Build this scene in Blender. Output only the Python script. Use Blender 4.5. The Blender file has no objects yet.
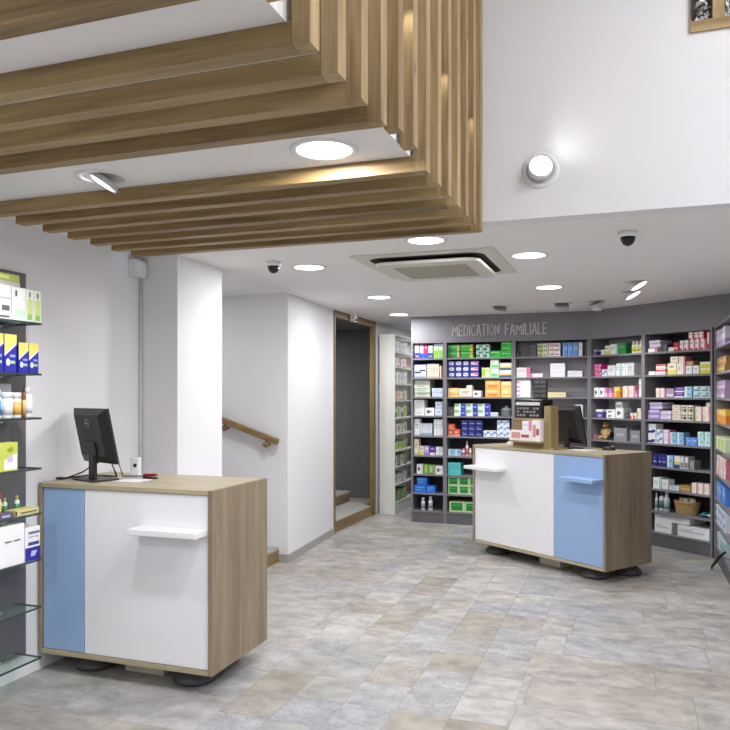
import bpy, math, random
from mathutils import Vector, Matrix
random.seed(7)
PI = math.pi
SC = bpy.context.scene
COL = SC.collection
R = math.radians

# ------------------------------------------------------------------ materials
def lin(c):
    out = []
    for v in c[:3]:
        v = v / 255.0
        out.append(v / 12.92 if v <= 0.04045 else ((v + 0.055) / 1.055) ** 2.4)
    return (*out, 1.0)

def new_mat(name):
    m = bpy.data.materials.new(name); m.use_nodes = True
    nt = m.node_tree
    return m, nt, nt.nodes['Principled BSDF']

def mat(name, rgb, rough=0.5, metal=0.0, var=0.04, scale=12.0, spec=0.5, coat=0.0, bump=0.0):
    """painted / plastic surface with a little procedural unevenness"""
    m, nt, b = new_mat(name)
    N, L = nt.nodes, nt.links
    tc = N.new('ShaderNodeTexCoord'); no = N.new('ShaderNodeTexNoise')
    no.inputs['Scale'].default_value = scale; no.inputs['Detail'].default_value = 3
    L.new(tc.outputs['Object'], no.inputs['Vector'])
    mx = N.new('ShaderNodeMix'); mx.data_type = 'RGBA'
    c = lin(rgb)
    mx.inputs[6].default_value = tuple(min(1, x * (1 - var)) for x in c[:3]) + (1,)
    mx.inputs[7].default_value = tuple(min(1, x * (1 + var)) for x in c[:3]) + (1,)
    L.new(no.outputs['Fac'], mx.inputs[0]); L.new(mx.outputs[2], b.inputs['Base Color'])
    b.inputs['Roughness'].default_value = rough; b.inputs['Metallic'].default_value = metal
    b.inputs['Specular IOR Level'].default_value = spec
    b.inputs['Coat Weight'].default_value = coat
    if bump:
        bp = N.new('ShaderNodeBump'); bp.inputs['Strength'].default_value = bump; bp.inputs['Distance'].default_value = 0.002
        n2 = N.new('ShaderNodeTexNoise'); n2.inputs['Scale'].default_value = 180
        L.new(tc.outputs['Object'], n2.inputs['Vector']); L.new(n2.outputs['Fac'], bp.inputs['Height'])
        L.new(bp.outputs['Normal'], b.inputs['Normal'])
    return m

def emis(name, rgb, s):
    m, nt, b = new_mat(name)
    b.inputs['Base Color'].default_value = lin(rgb)
    b.inputs['Emission Color'].default_value = lin(rgb)
    b.inputs['Emission Strength'].default_value = s
    return m

def wood(name, dark, mid, light, axis, scale=1.0, rough=0.5, knots=True):
    """board grain running along one object axis"""
    m, nt, b = new_mat(name)
    N, L = nt.nodes, nt.links
    tc = N.new('ShaderNodeTexCoord')
    oi = N.new('ShaderNodeObjectInfo')
    off = N.new('ShaderNodeVectorMath'); off.operation = 'SCALE'; off.inputs[0].default_value = (37, 23, 51)
    L.new(oi.outputs['Random'], off.inputs['Scale'])
    add = N.new('ShaderNodeVectorMath'); add.operation = 'ADD'
    L.new(tc.outputs['Object'], add.inputs[0]); L.new(off.outputs[0], add.inputs[1])
    mp = N.new('ShaderNodeMapping')
    s = [22.0 * scale] * 3; s['xyz'.index(axis)] = 1.3 * scale
    mp.inputs['Scale'].default_value = s
    L.new(add.outputs[0], mp.inputs['Vector'])
    n1 = N.new('ShaderNodeTexNoise'); n1.inputs['Scale'].default_value = 1.0; n1.inputs['Detail'].default_value = 7; n1.inputs['Roughness'].default_value = 0.62; n1.inputs['Distortion'].default_value = 0.7
    L.new(mp.outputs[0], n1.inputs['Vector'])
    mp2 = N.new('ShaderNodeMapping'); s2 = [5.0 * scale] * 3; s2['xyz'.index(axis)] = 0.45 * scale
    mp2.inputs['Scale'].default_value = s2; L.new(add.outputs[0], mp2.inputs['Vector'])
    n2 = N.new('ShaderNodeTexNoise'); n2.inputs['Scale'].default_value = 1.0; n2.inputs['Detail'].default_value = 3
    L.new(mp2.outputs[0], n2.inputs['Vector'])
    ma = N.new('ShaderNodeMath'); ma.operation = 'MULTIPLY_ADD'; ma.inputs[1].default_value = 0.55
    L.new(n1.outputs['Fac'], ma.inputs[0])
    m3 = N.new('ShaderNodeMath'); m3.operation = 'MULTIPLY'; m3.inputs[1].default_value = 0.45
    L.new(n2.outputs['Fac'], m3.inputs[0]); L.new(m3.outputs[0], ma.inputs[2])
    mp3 = N.new('ShaderNodeMapping'); s3 = [150.0 * scale] * 3; s3['xyz'.index(axis)] = 5.0 * scale
    mp3.inputs['Scale'].default_value = s3; L.new(add.outputs[0], mp3.inputs['Vector'])
    n4 = N.new('ShaderNodeTexNoise'); n4.inputs['Scale'].default_value = 1.0; n4.inputs['Detail'].default_value = 2
    L.new(mp3.outputs[0], n4.inputs['Vector'])
    fine = N.new('ShaderNodeMath'); fine.operation = 'MULTIPLY_ADD'; fine.inputs[1].default_value = 0.22
    L.new(n4.outputs['Fac'], fine.inputs[0]); L.new(ma.outputs[0], fine.inputs[2])
    sub = N.new('ShaderNodeMath'); sub.operation = 'SUBTRACT'; sub.inputs[1].default_value = 0.11
    L.new(fine.outputs[0], sub.inputs[0]); grain = sub.outputs[0]
    if knots:
        mp4 = N.new('ShaderNodeMapping'); s4 = [5.0] * 3; s4['xyz'.index(axis)] = 2.6
        mp4.inputs['Scale'].default_value = s4; L.new(add.outputs[0], mp4.inputs['Vector'])
        vk = N.new('ShaderNodeTexVoronoi'); vk.inputs['Scale'].default_value = 1.0; L.new(mp4.outputs[0], vk.inputs['Vector'])
        mr = N.new('ShaderNodeMapRange'); mr.inputs[1].default_value = 0.02; mr.inputs[2].default_value = 0.10; mr.inputs[3].default_value = 0.2; mr.inputs[4].default_value = 0.0
        L.new(vk.outputs['Distance'], mr.inputs[0])
        kn = N.new('ShaderNodeMath'); kn.operation = 'SUBTRACT'; L.new(grain, kn.inputs[0]); L.new(mr.outputs[0], kn.inputs[1]); grain = kn.outputs[0]
    cr = N.new('ShaderNodeValToRGB'); e = cr.color_ramp.elements
    e[0].position = 0.33; e[0].color = lin(dark); e[1].position = 0.68; e[1].color = lin(light)
    k = e.new(0.5); k.color = lin(mid)
    L.new(grain, cr.inputs[0])
    L.new(cr.outputs[0], b.inputs['Base Color'])
    b.inputs['Roughness'].default_value = rough
    bp = N.new('ShaderNodeBump'); bp.inputs['Strength'].default_value = 0.15; bp.inputs['Distance'].default_value = 0.001
    L.new(n1.outputs['Fac'], bp.inputs['Height']); L.new(bp.outputs['Normal'], b.inputs['Normal'])
    return m

def glass(name, rgb=(235, 245, 240), trans=0.86, rough=0.05):
    m, nt, b = new_mat(name)
    N, L = nt.nodes, nt.links
    tr = N.new('ShaderNodeBsdfTransparent'); tr.inputs[0].default_value = lin(rgb)
    mx = N.new('ShaderNodeMixShader'); mx.inputs[0].default_value = 1 - trans
    b.inputs['Base Color'].default_value = lin(rgb); b.inputs['Roughness'].default_value = rough
    L.new(tr.outputs[0], mx.inputs[1]); L.new(b.outputs[0], mx.inputs[2])
    L.new(mx.outputs[0], N['Material Output'].inputs['Surface'])
    return m

def floor_mat():
    m, nt, b = new_mat('stone_tiles')
    N, L = nt.nodes, nt.links
    def M(op, a, c=None, d=None):
        n = N.new('ShaderNodeMath'); n.operation = op
        for i, v in enumerate((a, c, d)):
            if v is None: continue
            if isinstance(v, (int, float)): n.inputs[i].default_value = v
            else: L.new(v, n.inputs[i])
        return n.outputs[0]
    def comb(x, y, z=0.0):
        n = N.new('ShaderNodeCombineXYZ')
        for i, v in enumerate((x, y, z)):
            if isinstance(v, (int, float)): n.inputs[i].default_value = v
            else: L.new(v, n.inputs[i])
        return n.outputs[0]
    def wn(v):
        n = N.new('ShaderNodeTexWhiteNoise'); n.noise_dimensions = '3D'; L.new(v, n.inputs['Vector']); return n
    def mixf(f, a, c):
        return M('ADD', M('MULTIPLY', c, f), M('MULTIPLY', a, M('SUBTRACT', 1.0, f)))
    tc = N.new('ShaderNodeTexCoord'); sp = N.new('ShaderNodeSeparateXYZ'); L.new(tc.outputs['Object'], sp.inputs[0])
    x, y = sp.outputs[0], sp.outputs[1]
    # large slabs laid across the room
    ry = M('DIVIDE', M('ADD', y, 0.27), 0.392); row = M('FLOOR', ry); fy = M('FRACT', ry)
    sh = wn(comb(row, 3.3, 0.7)).outputs['Value']
    rx = M('ADD', M('DIVIDE', x, 0.78), sh); colm = M('FLOOR', rx); fx = M('FRACT', rx)
    idb = comb(colm, row, 1.5)
    # small patchwork squares along the middle
    qx = M('DIVIDE', M('ADD', x, 0.52), 0.262); qy = M('DIVIDE', M('ADD', y, 0.05), 0.287)
    ids = comb(M('FLOOR', qx), M('FLOOR', qy), 7.5)
    small = M('MULTIPLY', M('GREATER_THAN', x, -1.83), M('LESS_THAN', x, -0.52))
    dbx = M('MULTIPLY', M('MINIMUM', fx, M('SUBTRACT', 1.0, fx)), 0.78); dby = M('MULTIPLY', M('MINIMUM', fy, M('SUBTRACT', 1.0, fy)), 0.392)
    fqx, fqy = M('FRACT', qx), M('FRACT', qy)
    dsx = M('MULTIPLY', M('MINIMUM', fqx, M('SUBTRACT', 1.0, fqx)), 0.262); dsy = M('MULTIPLY', M('MINIMUM', fqy, M('SUBTRACT', 1.0, fqy)), 0.287)
    d = mixf(small, M('MINIMUM', dbx, dby), M('MINIMUM', dsx, dsy))
    grout = M('LESS_THAN', d, 0.0022)
    nb, ns = wn(idb), wn(ids)
    rnd = mixf(small, nb.outputs['Value'], ns.outputs['Value'])
    cr = N.new('ShaderNodeValToRGB'); e = cr.color_ramp.elements; cr.color_ramp.interpolation = 'CONSTANT'
    cols = [(0.0, (163, 162, 159)), (0.14, (170, 166, 161)), (0.3, (158, 158, 157)), (0.44, (175, 174, 171)), (0.58, (156, 150, 139)), (0.68, (166, 165, 166)), (0.82, (163, 156, 148)), (0.91, (161, 162, 167))]
    e[0].position, e[0].color = cols[0][0], lin(cols[0][1])
    e[1].position, e[1].color = cols[1][0], lin(cols[1][1])
    for p, c in cols[2:]:
        k = e.new(p); k.color = lin(c)
    L.new(rnd, cr.inputs[0])
    # calm the slabs, keep the squares lively
    avg = N.new('ShaderNodeMix'); avg.data_type = 'RGBA'; avg.inputs[7].default_value = lin((169, 166, 162))
    L.new(mixf(small, M('ADD', 0.40, 0.0), M('ADD', 0.05, 0.0)), avg.inputs[0]); L.new(cr.outputs[0], avg.inputs[6])
    # cloudy weathering, offset per tile
    offv = N.new('ShaderNodeVectorMath'); offv.operation = 'MULTIPLY_ADD'; offv.inputs[1].default_value = (9, 9, 9)
    L.new(mixv(N, L, small, nb.outputs['Color'], ns.outputs['Color']), offv.inputs[0]); L.new(tc.outputs['Object'], offv.inputs[2])
    n1 = N.new('ShaderNodeTexNoise'); n1.inputs['Scale'].default_value = 5.5; n1.inputs['Detail'].default_value = 10; n1.inputs['Roughness'].default_value = 0.68; n1.inputs['Distortion'].default_value = 0.25
    st = N.new('ShaderNodeMapping'); st.inputs['Scale'].default_value = (1.0, 1.35, 1); L.new(offv.outputs[0], st.inputs[0]); L.new(st.outputs[0], n1.inputs['Vector'])
    ov = N.new('ShaderNodeMix'); ov.data_type = 'RGBA'; ov.blend_type = 'OVERLAY'; ov.inputs[0].default_value = 0.75
    r2 = N.new('ShaderNodeValToRGB'); r2.color_ramp.elements[0].position = 0.3; r2.color_ramp.elements[0].color = (0.22, 0.215, 0.21, 1); r2.color_ramp.elements[1].position = 0.7; r2.color_ramp.elements[1].color = (0.68, 0.68, 0.68, 1)
    L.new(n1.outputs['Fac'], r2.inputs[0]); L.new(avg.outputs[2], ov.inputs[6]); L.new(r2.outputs[0], ov.inputs[7])
    # some squares carry a fine speckled print
    vo = N.new('ShaderNodeTexVoronoi'); vo.inputs['Scale'].default_value = 85; L.new(tc.outputs['Object'], vo.inputs['Vector'])
    spk = M('MULTIPLY', M('GREATER_THAN', ns.outputs['Value'], 0.66), M('MULTIPLY', small, M('LESS_THAN', vo.outputs['Distance'], 0.42)))
    n3 = N.new('ShaderNodeTexNoise'); n3.inputs['Scale'].default_value = 14; L.new(tc.outputs['Object'], n3.inputs['Vector'])
    spk = M('MULTIPLY', spk, M('MULTIPLY', M('GREATER_THAN', n3.outputs['Fac'], 0.44), 0.5))
    m1 = N.new('ShaderNodeMix'); m1.data_type = 'RGBA'; m1.inputs[7].default_value = lin((116, 117, 134)); L.new(spk, m1.inputs[0]); L.new(ov.outputs[2], m1.inputs[6])
    m2 = N.new('ShaderNodeMix'); m2.data_type = 'RGBA'; m2.inputs[7].default_value = lin((128, 125, 120)); L.new(M('MULTIPLY', grout, 0.7), m2.inputs[0]); L.new(m1.outputs[2], m2.inputs[6])
    L.new(m2.outputs[2], b.inputs['Base Color'])
    b.inputs['Specular IOR Level'].default_value = 0.45
    L.new(M('ADD', 0.28, M('MULTIPLY', n1.outputs['Fac'], 0.3)), b.inputs['Roughness'])
    bp = N.new('ShaderNodeBump'); bp.inputs['Strength'].default_value = 0.25; bp.inputs['Distance'].default_value = 0.002
    L.new(M('SUBTRACT', 1.0, grout), bp.inputs['Height']); L.new(bp.outputs['Normal'], b.inputs['Normal'])
    return m

def mixv(N, L, f, a, c):
    n = N.new('ShaderNodeMix'); n.data_type = 'RGBA'
    L.new(f, n.inputs[0]); L.new(a, n.inputs[6]); L.new(c, n.inputs[7])
    return n.outputs[2]

_cc = {}
def print_mat(rgb, rough=0.42):
    """printed card / plastic in one ink colour"""
    k = (rgb, rough)
    if k not in _cc:
        _cc[k] = mat('print_%02x%02x%02x' % rgb, rgb, rough, var=0.03, scale=40)
    return _cc[k]

WALL = mat('white_wall_paint', (232, 231, 234), 0.85, var=0.01, scale=3, bump=0.05)
CEIL = mat('white_ceiling_paint', (238, 237, 236), 0.9, var=0.01, scale=3)
GREYW = mat('grey_fascia_paint', (128, 126, 132), 0.7, var=0.02, scale=4)
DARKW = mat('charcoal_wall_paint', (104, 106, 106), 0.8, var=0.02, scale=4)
TILE = floor_mat()
SKIRT = mat('stone_skirting', (168, 165, 160), 0.5, var=0.06, scale=14)
UNIT = mat('grey_shelf_laminate', (124, 122, 127), 0.5, var=0.02)
UNITD = mat('dark_shelf_back', (74, 71, 76), 0.6, var=0.03)
UNITM = mat('mid_grey_shelf_back', (184, 182, 187), 0.6, var=0.03)
PLINTH = mat('grey_plinth', (98, 96, 100), 0.5, var=0.03)
OAKX = wood('oak_grain_along_x', (104, 82, 50), (148, 122, 80), (178, 152, 108), 'x', 1.0)
OAKZ = wood('oak_grain_along_z', (116, 92, 58), (166, 140, 98), (194, 170, 128), 'z', 1.0)
OAKD = wood('oak_door_frame', (96, 76, 48), (130, 106, 70), (150, 124, 86), 'z', 1.0)
OAKDX = wood('oak_across', (100, 79, 50), (134, 109, 73), (152, 126, 88), 'y', 1.0)
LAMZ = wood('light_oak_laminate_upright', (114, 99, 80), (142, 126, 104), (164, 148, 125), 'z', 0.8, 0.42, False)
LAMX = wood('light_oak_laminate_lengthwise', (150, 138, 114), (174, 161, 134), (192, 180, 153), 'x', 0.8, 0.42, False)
DISPW = wood('olive_oak_display', (128, 108, 72), (156, 136, 96), (172, 152, 112), 'z', 1.0)
WHITEP = mat('white_lacquer', (236, 235, 238), 0.28, var=0.008)
BLUEP = mat('sky_blue_lacquer', (150, 178, 218), 0.3, var=0.012)
WPLAS = mat('white_plastic', (230, 230, 230), 0.4, var=0.01)
GPLAS = mat('grey_metal', (196, 196, 196), 0.4, 0.1, var=0.03)
BLACK = mat('black_plastic', (32, 31, 34), 0.42, var=0.08)
BLACKG = mat('black_gloss', (18, 18, 20), 0.15, var=0.05)
SCREEN = mat('dark_screen', (10, 11, 13), 0.1, var=0.02)
FOOT = mat('dark_grey_foot', (70, 68, 70), 0.5, var=0.05)
BEIGE = mat('cream_duct_cover', (214, 206, 188), 0.5, var=0.02)
ACP = mat('beige_ac_plastic', (214, 212, 201), 0.45, var=0.01)
ACD = mat('ac_grille', (176, 173, 155), 0.6, var=0.04)
GAP = mat('black_gap', (24, 24, 24), 0.8)
CHROME = mat('satin_chrome', (190, 190, 192), 0.25, 0.9, var=0.03)
LETTER = mat('pale_letter_paint', (200, 195, 195), 0.5, var=0.02)
GLASS = glass('shelf_glass', (236, 244, 241), 0.94)
GEDGE = mat('shelf_glass_edge', (64, 72, 70), 0.15, var=0.05)
ACRY = glass('smoky_acrylic', (200, 202, 206), 0.55, 0.15)
TOWER = mat('white_tower_laminate', (226, 225, 220), 0.5, var=0.01)
LAMP = emis('lamp_diffuser', (255, 252, 246), 9.0)
LAMPW = emis('lamp_lens', (255, 253, 250), 6.0)
LAMPS = emis('small_lamp_lens', (255, 253, 250), 2.5)

# ------------------------------------------------------------------ mesh helper
class MB:
    def __init__(s): s.v = []; s.f = []; s.m = []; s.sm = []
    def add(s, vs, fs, m=0, smooth=False):
        o = len(s.v); s.v += [tuple(p) for p in vs]
        for f in fs:
            s.f.append([o + i for i in f]); s.m.append(m); s.sm.append(smooth)
        return s
    def box(s, x0, x1, y0, y1, z0, z1, m=0, M=None):
        vs = [Vector((x, y, z)) for z in (z0, z1) for y in (y0, y1) for x in (x0, x1)]
        if M: vs = [M @ v for v in vs]
        return s.add(vs, [(0, 2, 3, 1), (4, 5, 7, 6), (0, 1, 5, 4), (1, 3, 7, 5), (3, 2, 6, 7), (2, 0, 4, 6)], m)
    def quad(s, a, b, c, d, m=0): return s.add([a, b, c, d], [(0, 1, 2, 3)], m)
    def prism(s, poly, h0, h1, axis='z', m=0):
        def P(a, b, h): return {'z': (a, b, h), 'y': (a, h, b), 'x': (h, a, b)}[axis]
        n = len(poly); vs = [P(a, b, h0) for a, b in poly] + [P(a, b, h1) for a, b in poly]
        fs = [tuple(range(n)), tuple(range(2 * n - 1, n - 1, -1))] + [(i, i + n, (i + 1) % n + n, (i + 1) % n) for i in range(n)]
        return s.add(vs, fs, m)
    def lathe(s, prof, c=(0, 0, 0), n=24, m=0, M=None, smooth=True, ms=None):
        vs = []
        for r, z in prof:
            for i in range(n):
                a = 2 * PI * i / n; p = Vector((r * math.cos(a), r * math.sin(a), z))
                if M: p = M @ p
                vs.append(p + Vector(c))
        base = len(s.v); s.v += [tuple(p) for p in vs]
        for j in range(len(prof) - 1):
            mm = ms[j] if ms else m
            for i in range(n):
                s.f.append([base + j * n + i, base + j * n + (i + 1) % n, base + (j + 1) * n + (i + 1) % n, base + (j + 1) * n + i]); s.m.append(mm); s.sm.append(smooth)
        for j, rev in ((0, True), (len(prof) - 1, False)):
            jn = 1 if j == 0 else j - 1
            if abs(prof[j][1] - prof[jn][1]) < 1e-6 or (abs(prof[0][1] - prof[-1][1]) < 1e-6 and prof[-1][0] > 0.002): continue
            if prof[j][0] > 1e-6:
                f = [base + j * n + i for i in range(n)]
                s.f.append(f[::-1] if rev else f); s.m.append((ms[0] if rev else ms[-1]) if ms else m); s.sm.append(False)
        return s
    def tube(s, pts, r, n=8, m=0):
        pts = [Vector(p) for p in pts]; rings = []
        up = Vector((0, 0, 1))
        for i, p in enumerate(pts):
            t = (pts[min(i + 1, len(pts) - 1)] - pts[max(i - 1, 0)]).normalized()
            a = t.cross(up) if abs(t.dot(up)) < 0.95 else t.cross(Vector((1, 0, 0)))
            a.normalize(); b = t.cross(a)
            rings.append([p + a * r * math.cos(2 * PI * k / n) + b * r * math.sin(2 * PI * k / n) for k in range(n)])
        base = len(s.v)
        for g in rings: s.v += [tuple(p) for p in g]
        for i in range(len(rings) - 1):
            for k in range(n):
                s.f.append([base + i * n + k, base + i * n + (k + 1) % n, base + (i + 1) * n + (k + 1) % n, base + (i + 1) * n + k]); s.m.append(m); s.sm.append(True)
        s.f.append([base + k for k in range(n)][::-1]); s.m.append(m); s.sm.append(False)
        s.f.append([base + (len(rings) - 1) * n + k for k in range(n)]); s.m.append(m); s.sm.append(False)
        return s
    def mesh(s, name, mats):
        me = bpy.data.meshes.new(name); me.from_pydata(s.v, [], s.f)
        for mm in (mats if isinstance(mats, (list, tuple)) else [mats]): me.materials.append(mm)
        me.polygons.foreach_set('material_index', s.m); me.polygons.foreach_set('use_smooth', s.sm)
        me.update()
        return me
    def build(s, name, mats, parent=None, loc=(0, 0, 0), rz=0.0, bevel=0.0, seg=2):
        o = bpy.data.objects.new(name, s.mesh(name, mats)); COL.objects.link(o)
        o.location = loc; o.rotation_euler = (0, 0, rz)
        if parent: o.parent = parent
        if bevel:
            bv = o.modifiers.new('bevel', 'BEVEL'); bv.width = bevel; bv.segments = seg; bv.limit_method = 'ANGLE'; bv.angle_limit = R(40)
        return o

def tag(o, label=None, cat=None, group=None, kind=None):
    if label: o['label'] = label
    if cat: o['category'] = cat
    if group: o['group'] = group
    if kind: o['kind'] = kind
    return o
def empty(name, label, cat, loc=(0, 0, 0), rz=0.0, group=None):
    o = bpy.data.objects.new(name, None); COL.objects.link(o); o.empty_display_size = 0.1
    o.location = loc; o.rotation_euler = (0, 0, rz)
    return tag(o, label, cat, group)
def struct(mb, name, mats, **k):
    return tag(mb.build(name, mats, **k), kind='structure')
def copy_thing(o, label=None):
    c = o.copy(); COL.objects.link(c)
    for ch in o.children:
        d = ch.copy(); COL.objects.link(d); d.parent = c
        for g in ch.children:
            e = g.copy(); COL.objects.link(e); e.parent = d
    if label: c['label'] = label
    return c
ORD = ['first', 'second', 'third', 'fourth', 'fifth', 'sixth', 'seventh', 'eighth', 'ninth', 'tenth', 'eleventh', 'twelfth', 'thirteenth']

# ------------------------------------------------------------------ the room
ZC = 2.40           # low ceiling
XL = -3.03          # left wall
YB = 3.90           # bulkhead where the double height ends
struct(MB().box(-5.2, 2.7, -2.6, 11.0, -0.12, 0), 'floor', TILE)
struct(MB().box(XL - 0.15, XL, -2.6, 4.15, 0, ZC + 0.3), 'wall_left', WALL)
struct(MB().box(XL - 0.15, -2.745, 4.15, 4.71, 0, ZC), 'wall_left_pier', WALL)
# stair well and the wall it ends at
struct(MB().box(-5.0, -4.9, 4.0, 6.05, 0, ZC), 'wall_stair_end', WALL)
struct(MB().box(-5.0, XL - 0.15, 4.61, 4.71, 0, ZC), 'wall_stair_front', WALL)
WA, WB = Vector((-2.86, 6.05, 0)), Vector((-2.975, 7.43, 0))
struct(MB().prism([(-5.0, 6.05), (-2.86, 6.05), (-2.975, 7.43), (-3.095, 7.43), (-3.0, 6.17), (-5.0, 6.17)], 0, ZC), 'wall_stair_back', WALL)
# charcoal lobby behind the door opening
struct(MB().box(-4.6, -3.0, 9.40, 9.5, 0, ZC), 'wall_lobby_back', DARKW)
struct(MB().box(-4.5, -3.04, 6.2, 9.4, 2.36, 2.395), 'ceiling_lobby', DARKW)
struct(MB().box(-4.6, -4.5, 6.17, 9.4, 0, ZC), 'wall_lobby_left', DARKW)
struct(MB().prism([(-3.035, 8.845), (-2.985, 8.845), (-2.95, 9.2), (-2.95, 10.5), (-3.07, 10.5), (-3.07, 9.2)], 0, ZC), 'wall_left_rear', WALL)
struct(MB().box(-3.07, 1.4, 10.5, 10.6, 0, ZC), 'wall_back', WALL)
struct(MB().box(1.25, 1.35, 3.9, 10.5, 0, ZC), 'wall_right_rear', WALL)
struct(MB().box(2.6, 2.7, -2.6, 4.0, 0, 4.5), 'wall_right', WALL)
struct(MB().box(1.25, 2.6, YB, YB + 0.1, 0, ZC), 'wall_right_return', WALL)
# ceilings
struct(MB().box(-5.0, 1.4, YB + 0.1205, 10.6, ZC, ZC + 0.12), 'ceiling', CEIL)
struct(MB().box(XL - 0.15, -0.785, -2.6, YB, ZC + 0.005, ZC + 0.30), 'ceiling_soffit', CEIL)
struct(MB().box(-0.92, -0.785, -2.6, YB, ZC + 0.30, 4.4), 'wall_gallery', WALL)
struct(MB().box(-0.92, 2.7, -2.6, YB + 0.12, 4.4, 4.5), 'ceiling_upper', CEIL)
# bulkhead with an opening for the timber window
WX0, WX1, WZ0, WZ1 = 0.278, 1.30, 3.228, 4.15
b = MB()
b.box(-0.785, WX0, YB, YB + 0.12, ZC, 4.4); b.box(WX1, 2.7, YB, YB + 0.12, ZC, 4.4)
b.box(WX0, WX1, YB, YB + 0.12, ZC, WZ0); b.box(WX0, WX1, YB, YB + 0.12, WZ1, 4.4)
struct(b, 'wall_bulkhead', WALL)
# fascia over the shelving
struct(MB().box(-2.405, -0.40, 8.45, 8.83, 2.112, ZC), 'wall_fascia', GREYW)
BA = R(-40); BO = Vector((-0.40, 8.45, 0))
struct(MB().box(0.0, 1.66, 0.0, 0.10, 2.112, ZC), 'wall_fascia_angled', GREYW, loc=BO, rz=BA)
struct(MB().box(0.885, 0.96, 3.9, 7.33, 2.112, ZC), 'wall_right_upper', WALL)
# shop front behind the camera
b = MB()
b.box(-3.03, -2.8, -2.6, -2.5, 0, 4.4); b.box(2.4, 2.6, -2.6, -2.5, 0, 4.4); b.box(-0.1, 0.0, -2.6, -2.5, 0, 4.4)
b.box(-2.8, 2.4, -2.6, -2.5, 3.9, 4.4); b.box(-2.8, 2.4, -2.6, -2.5, 0, 0.12)
struct(b, 'wall_front', WALL)
# skirting tiles on the stair wall
d = (WB - WA).normalized(); nrm = Vector((-d.y, d.x, 0)) * -1
b = MB(); p = [(WA.x, WA.y), (WB.x, WB.y), (WB.x + nrm.x * 0.012, WB.y), (WA.x + nrm.x * 0.012, WA.y - 0.012)]
b.prism(p, 0, 0.072)
b.prism([(-2.945, 6.05), (-2.86, 6.05), (WA.x + nrm.x * 0.012, WA.y - 0.012), (-2.945, 6.038)], 0, 0.072)
struct(b, 'baseboard_left', SKIRT)

# ------------------------------------------------------------------ timber window in the bulkhead
w = MB()
fw = 0.052
w.box(WX0, WX1, YB - 0.012, YB + 0.11, WZ0, WZ0 + fw); w.box(WX0, WX1, YB - 0.012, YB + 0.11, WZ1 - fw, WZ1)
w.box(WX0, WX0 + 0.004, YB - 0.012, YB + 0.11, WZ0 + fw, WZ1 - fw); w.box(WX1 - 0.03, WX1, YB - 0.012, YB + 0.11, WZ0 + fw, WZ1 - fw)
wf = tag(w.build('window_1', OAKX), kind='structure')
mu = MB()
for x0 in (0.377, 0.60, 0.82, 1.04):
    mu.box(x0, x0 + 0.052, YB + 0.0, YB + 0.10, WZ0 + fw, WZ1 - fw)
mu.build('mullion', OAKZ, wf)
MB().box(WX0 + 0.004, WX1 - 0.03, YB + 0.104, YB + 0.112, WZ0 + fw, WZ1 - fw).build('backing_panel', DARKW, wf)
FOIL = mat('crinkled_silver_foil', (232, 232, 236), 0.25, 0.35, var=0.2, scale=60)
fo = MB(); rr = random.Random(3)
for i in range(2600):
    x = rr.uniform(WX0 + 0.02, WX1 - 0.04); z = WZ0 + fw + 0.018 + (rr.random() ** 2.0) * (WZ1 - WZ0 - 2 * fw - 0.04); y = YB + rr.uniform(0.012, 0.09)
    if any(abs(x - (q + 0.026)) < 0.036 for q in (0.377, 0.60, 0.82, 1.04)): continue
    if x < WX0 + 0.024 + (z - WZ0 - fw) * 0.10: continue
    s = rr.uniform(0.009, 0.022); a = [Vector((rr.uniform(-1, 1), rr.uniform(-.6, .6), rr.uniform(-1, 1))) * s for _ in range(4)]
    c = Vector((x, y, z)); fo.add([c + q for q in a], [(0, 1, 2), (0, 2, 3), (0, 3, 1), (1, 3, 2)], 0)
tag(fo.build('foil_garland', FOIL), 'crinkled silver foil filling the timber framed window high on the wall', 'decoration', kind='stuff')

# ------------------------------------------------------------------ oak slats under and beside the soffit
PITCH, TH = 0.1822, 0.058
SB, ST = 2.345, 2.4045          # underside and top of the ceiling run
XS0, XS1 = -2.87, -0.72         # left end, right face
def slat_label(n, horiz):
    return n
names = {-3: 'nearest oak slat over the counter aisle, just out of view', -2: 'oak slat nearest the camera, alone before the first white gap',
 0: 'oak slat first of four in the near ceiling group', 1: 'oak slat second of four in the near ceiling group', 2: 'oak slat third of four in the near ceiling group', 3: 'oak slat last of four in the near ceiling group',
 6: 'oak slat first of seven in the far ceiling group, lit by downlight', 7: 'oak slat second of seven in the far ceiling group', 8: 'oak slat third of seven in the far ceiling group', 9: 'oak slat fourth of seven in the far ceiling group',
 10: 'oak slat fifth of seven in the far ceiling group', 11: 'oak slat sixth of seven in the far ceiling group', 12: 'oak slat last of seven, touching the white bulkhead wall',
 -1: 'upright oak slat without ceiling run beside the nearest white gap', 4: 'first upright-only oak slat beside the downlight gap', 5: 'second upright-only oak slat beside the downlight gap'}
for k in range(-2, 13):
    yr = 1.707 + PITCH * k + (0.055 if k == -2 else 0); yf = yr - TH
    t = empty('ceiling_slat', names[k], 'slat', (XS1, yf, SB), 0, 'oak slats wrapping the low ceiling')
    if k in (-1, 4, 5):
        MB().box(-0.05, 0, 0, TH, 0.04, 1.75).build('upright_board', OAKZ, t, bevel=0.0015)
    else:
        MB().box(XS0 - XS1, -0.0504, 0, TH, 0, ST - SB).build('ceiling_board', OAKX, t, bevel=0.0015)
        MB().box(-0.05, 0, 0, TH, 0, 1.75).build('upright_board', OAKZ, t, bevel=0.0015)

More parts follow.
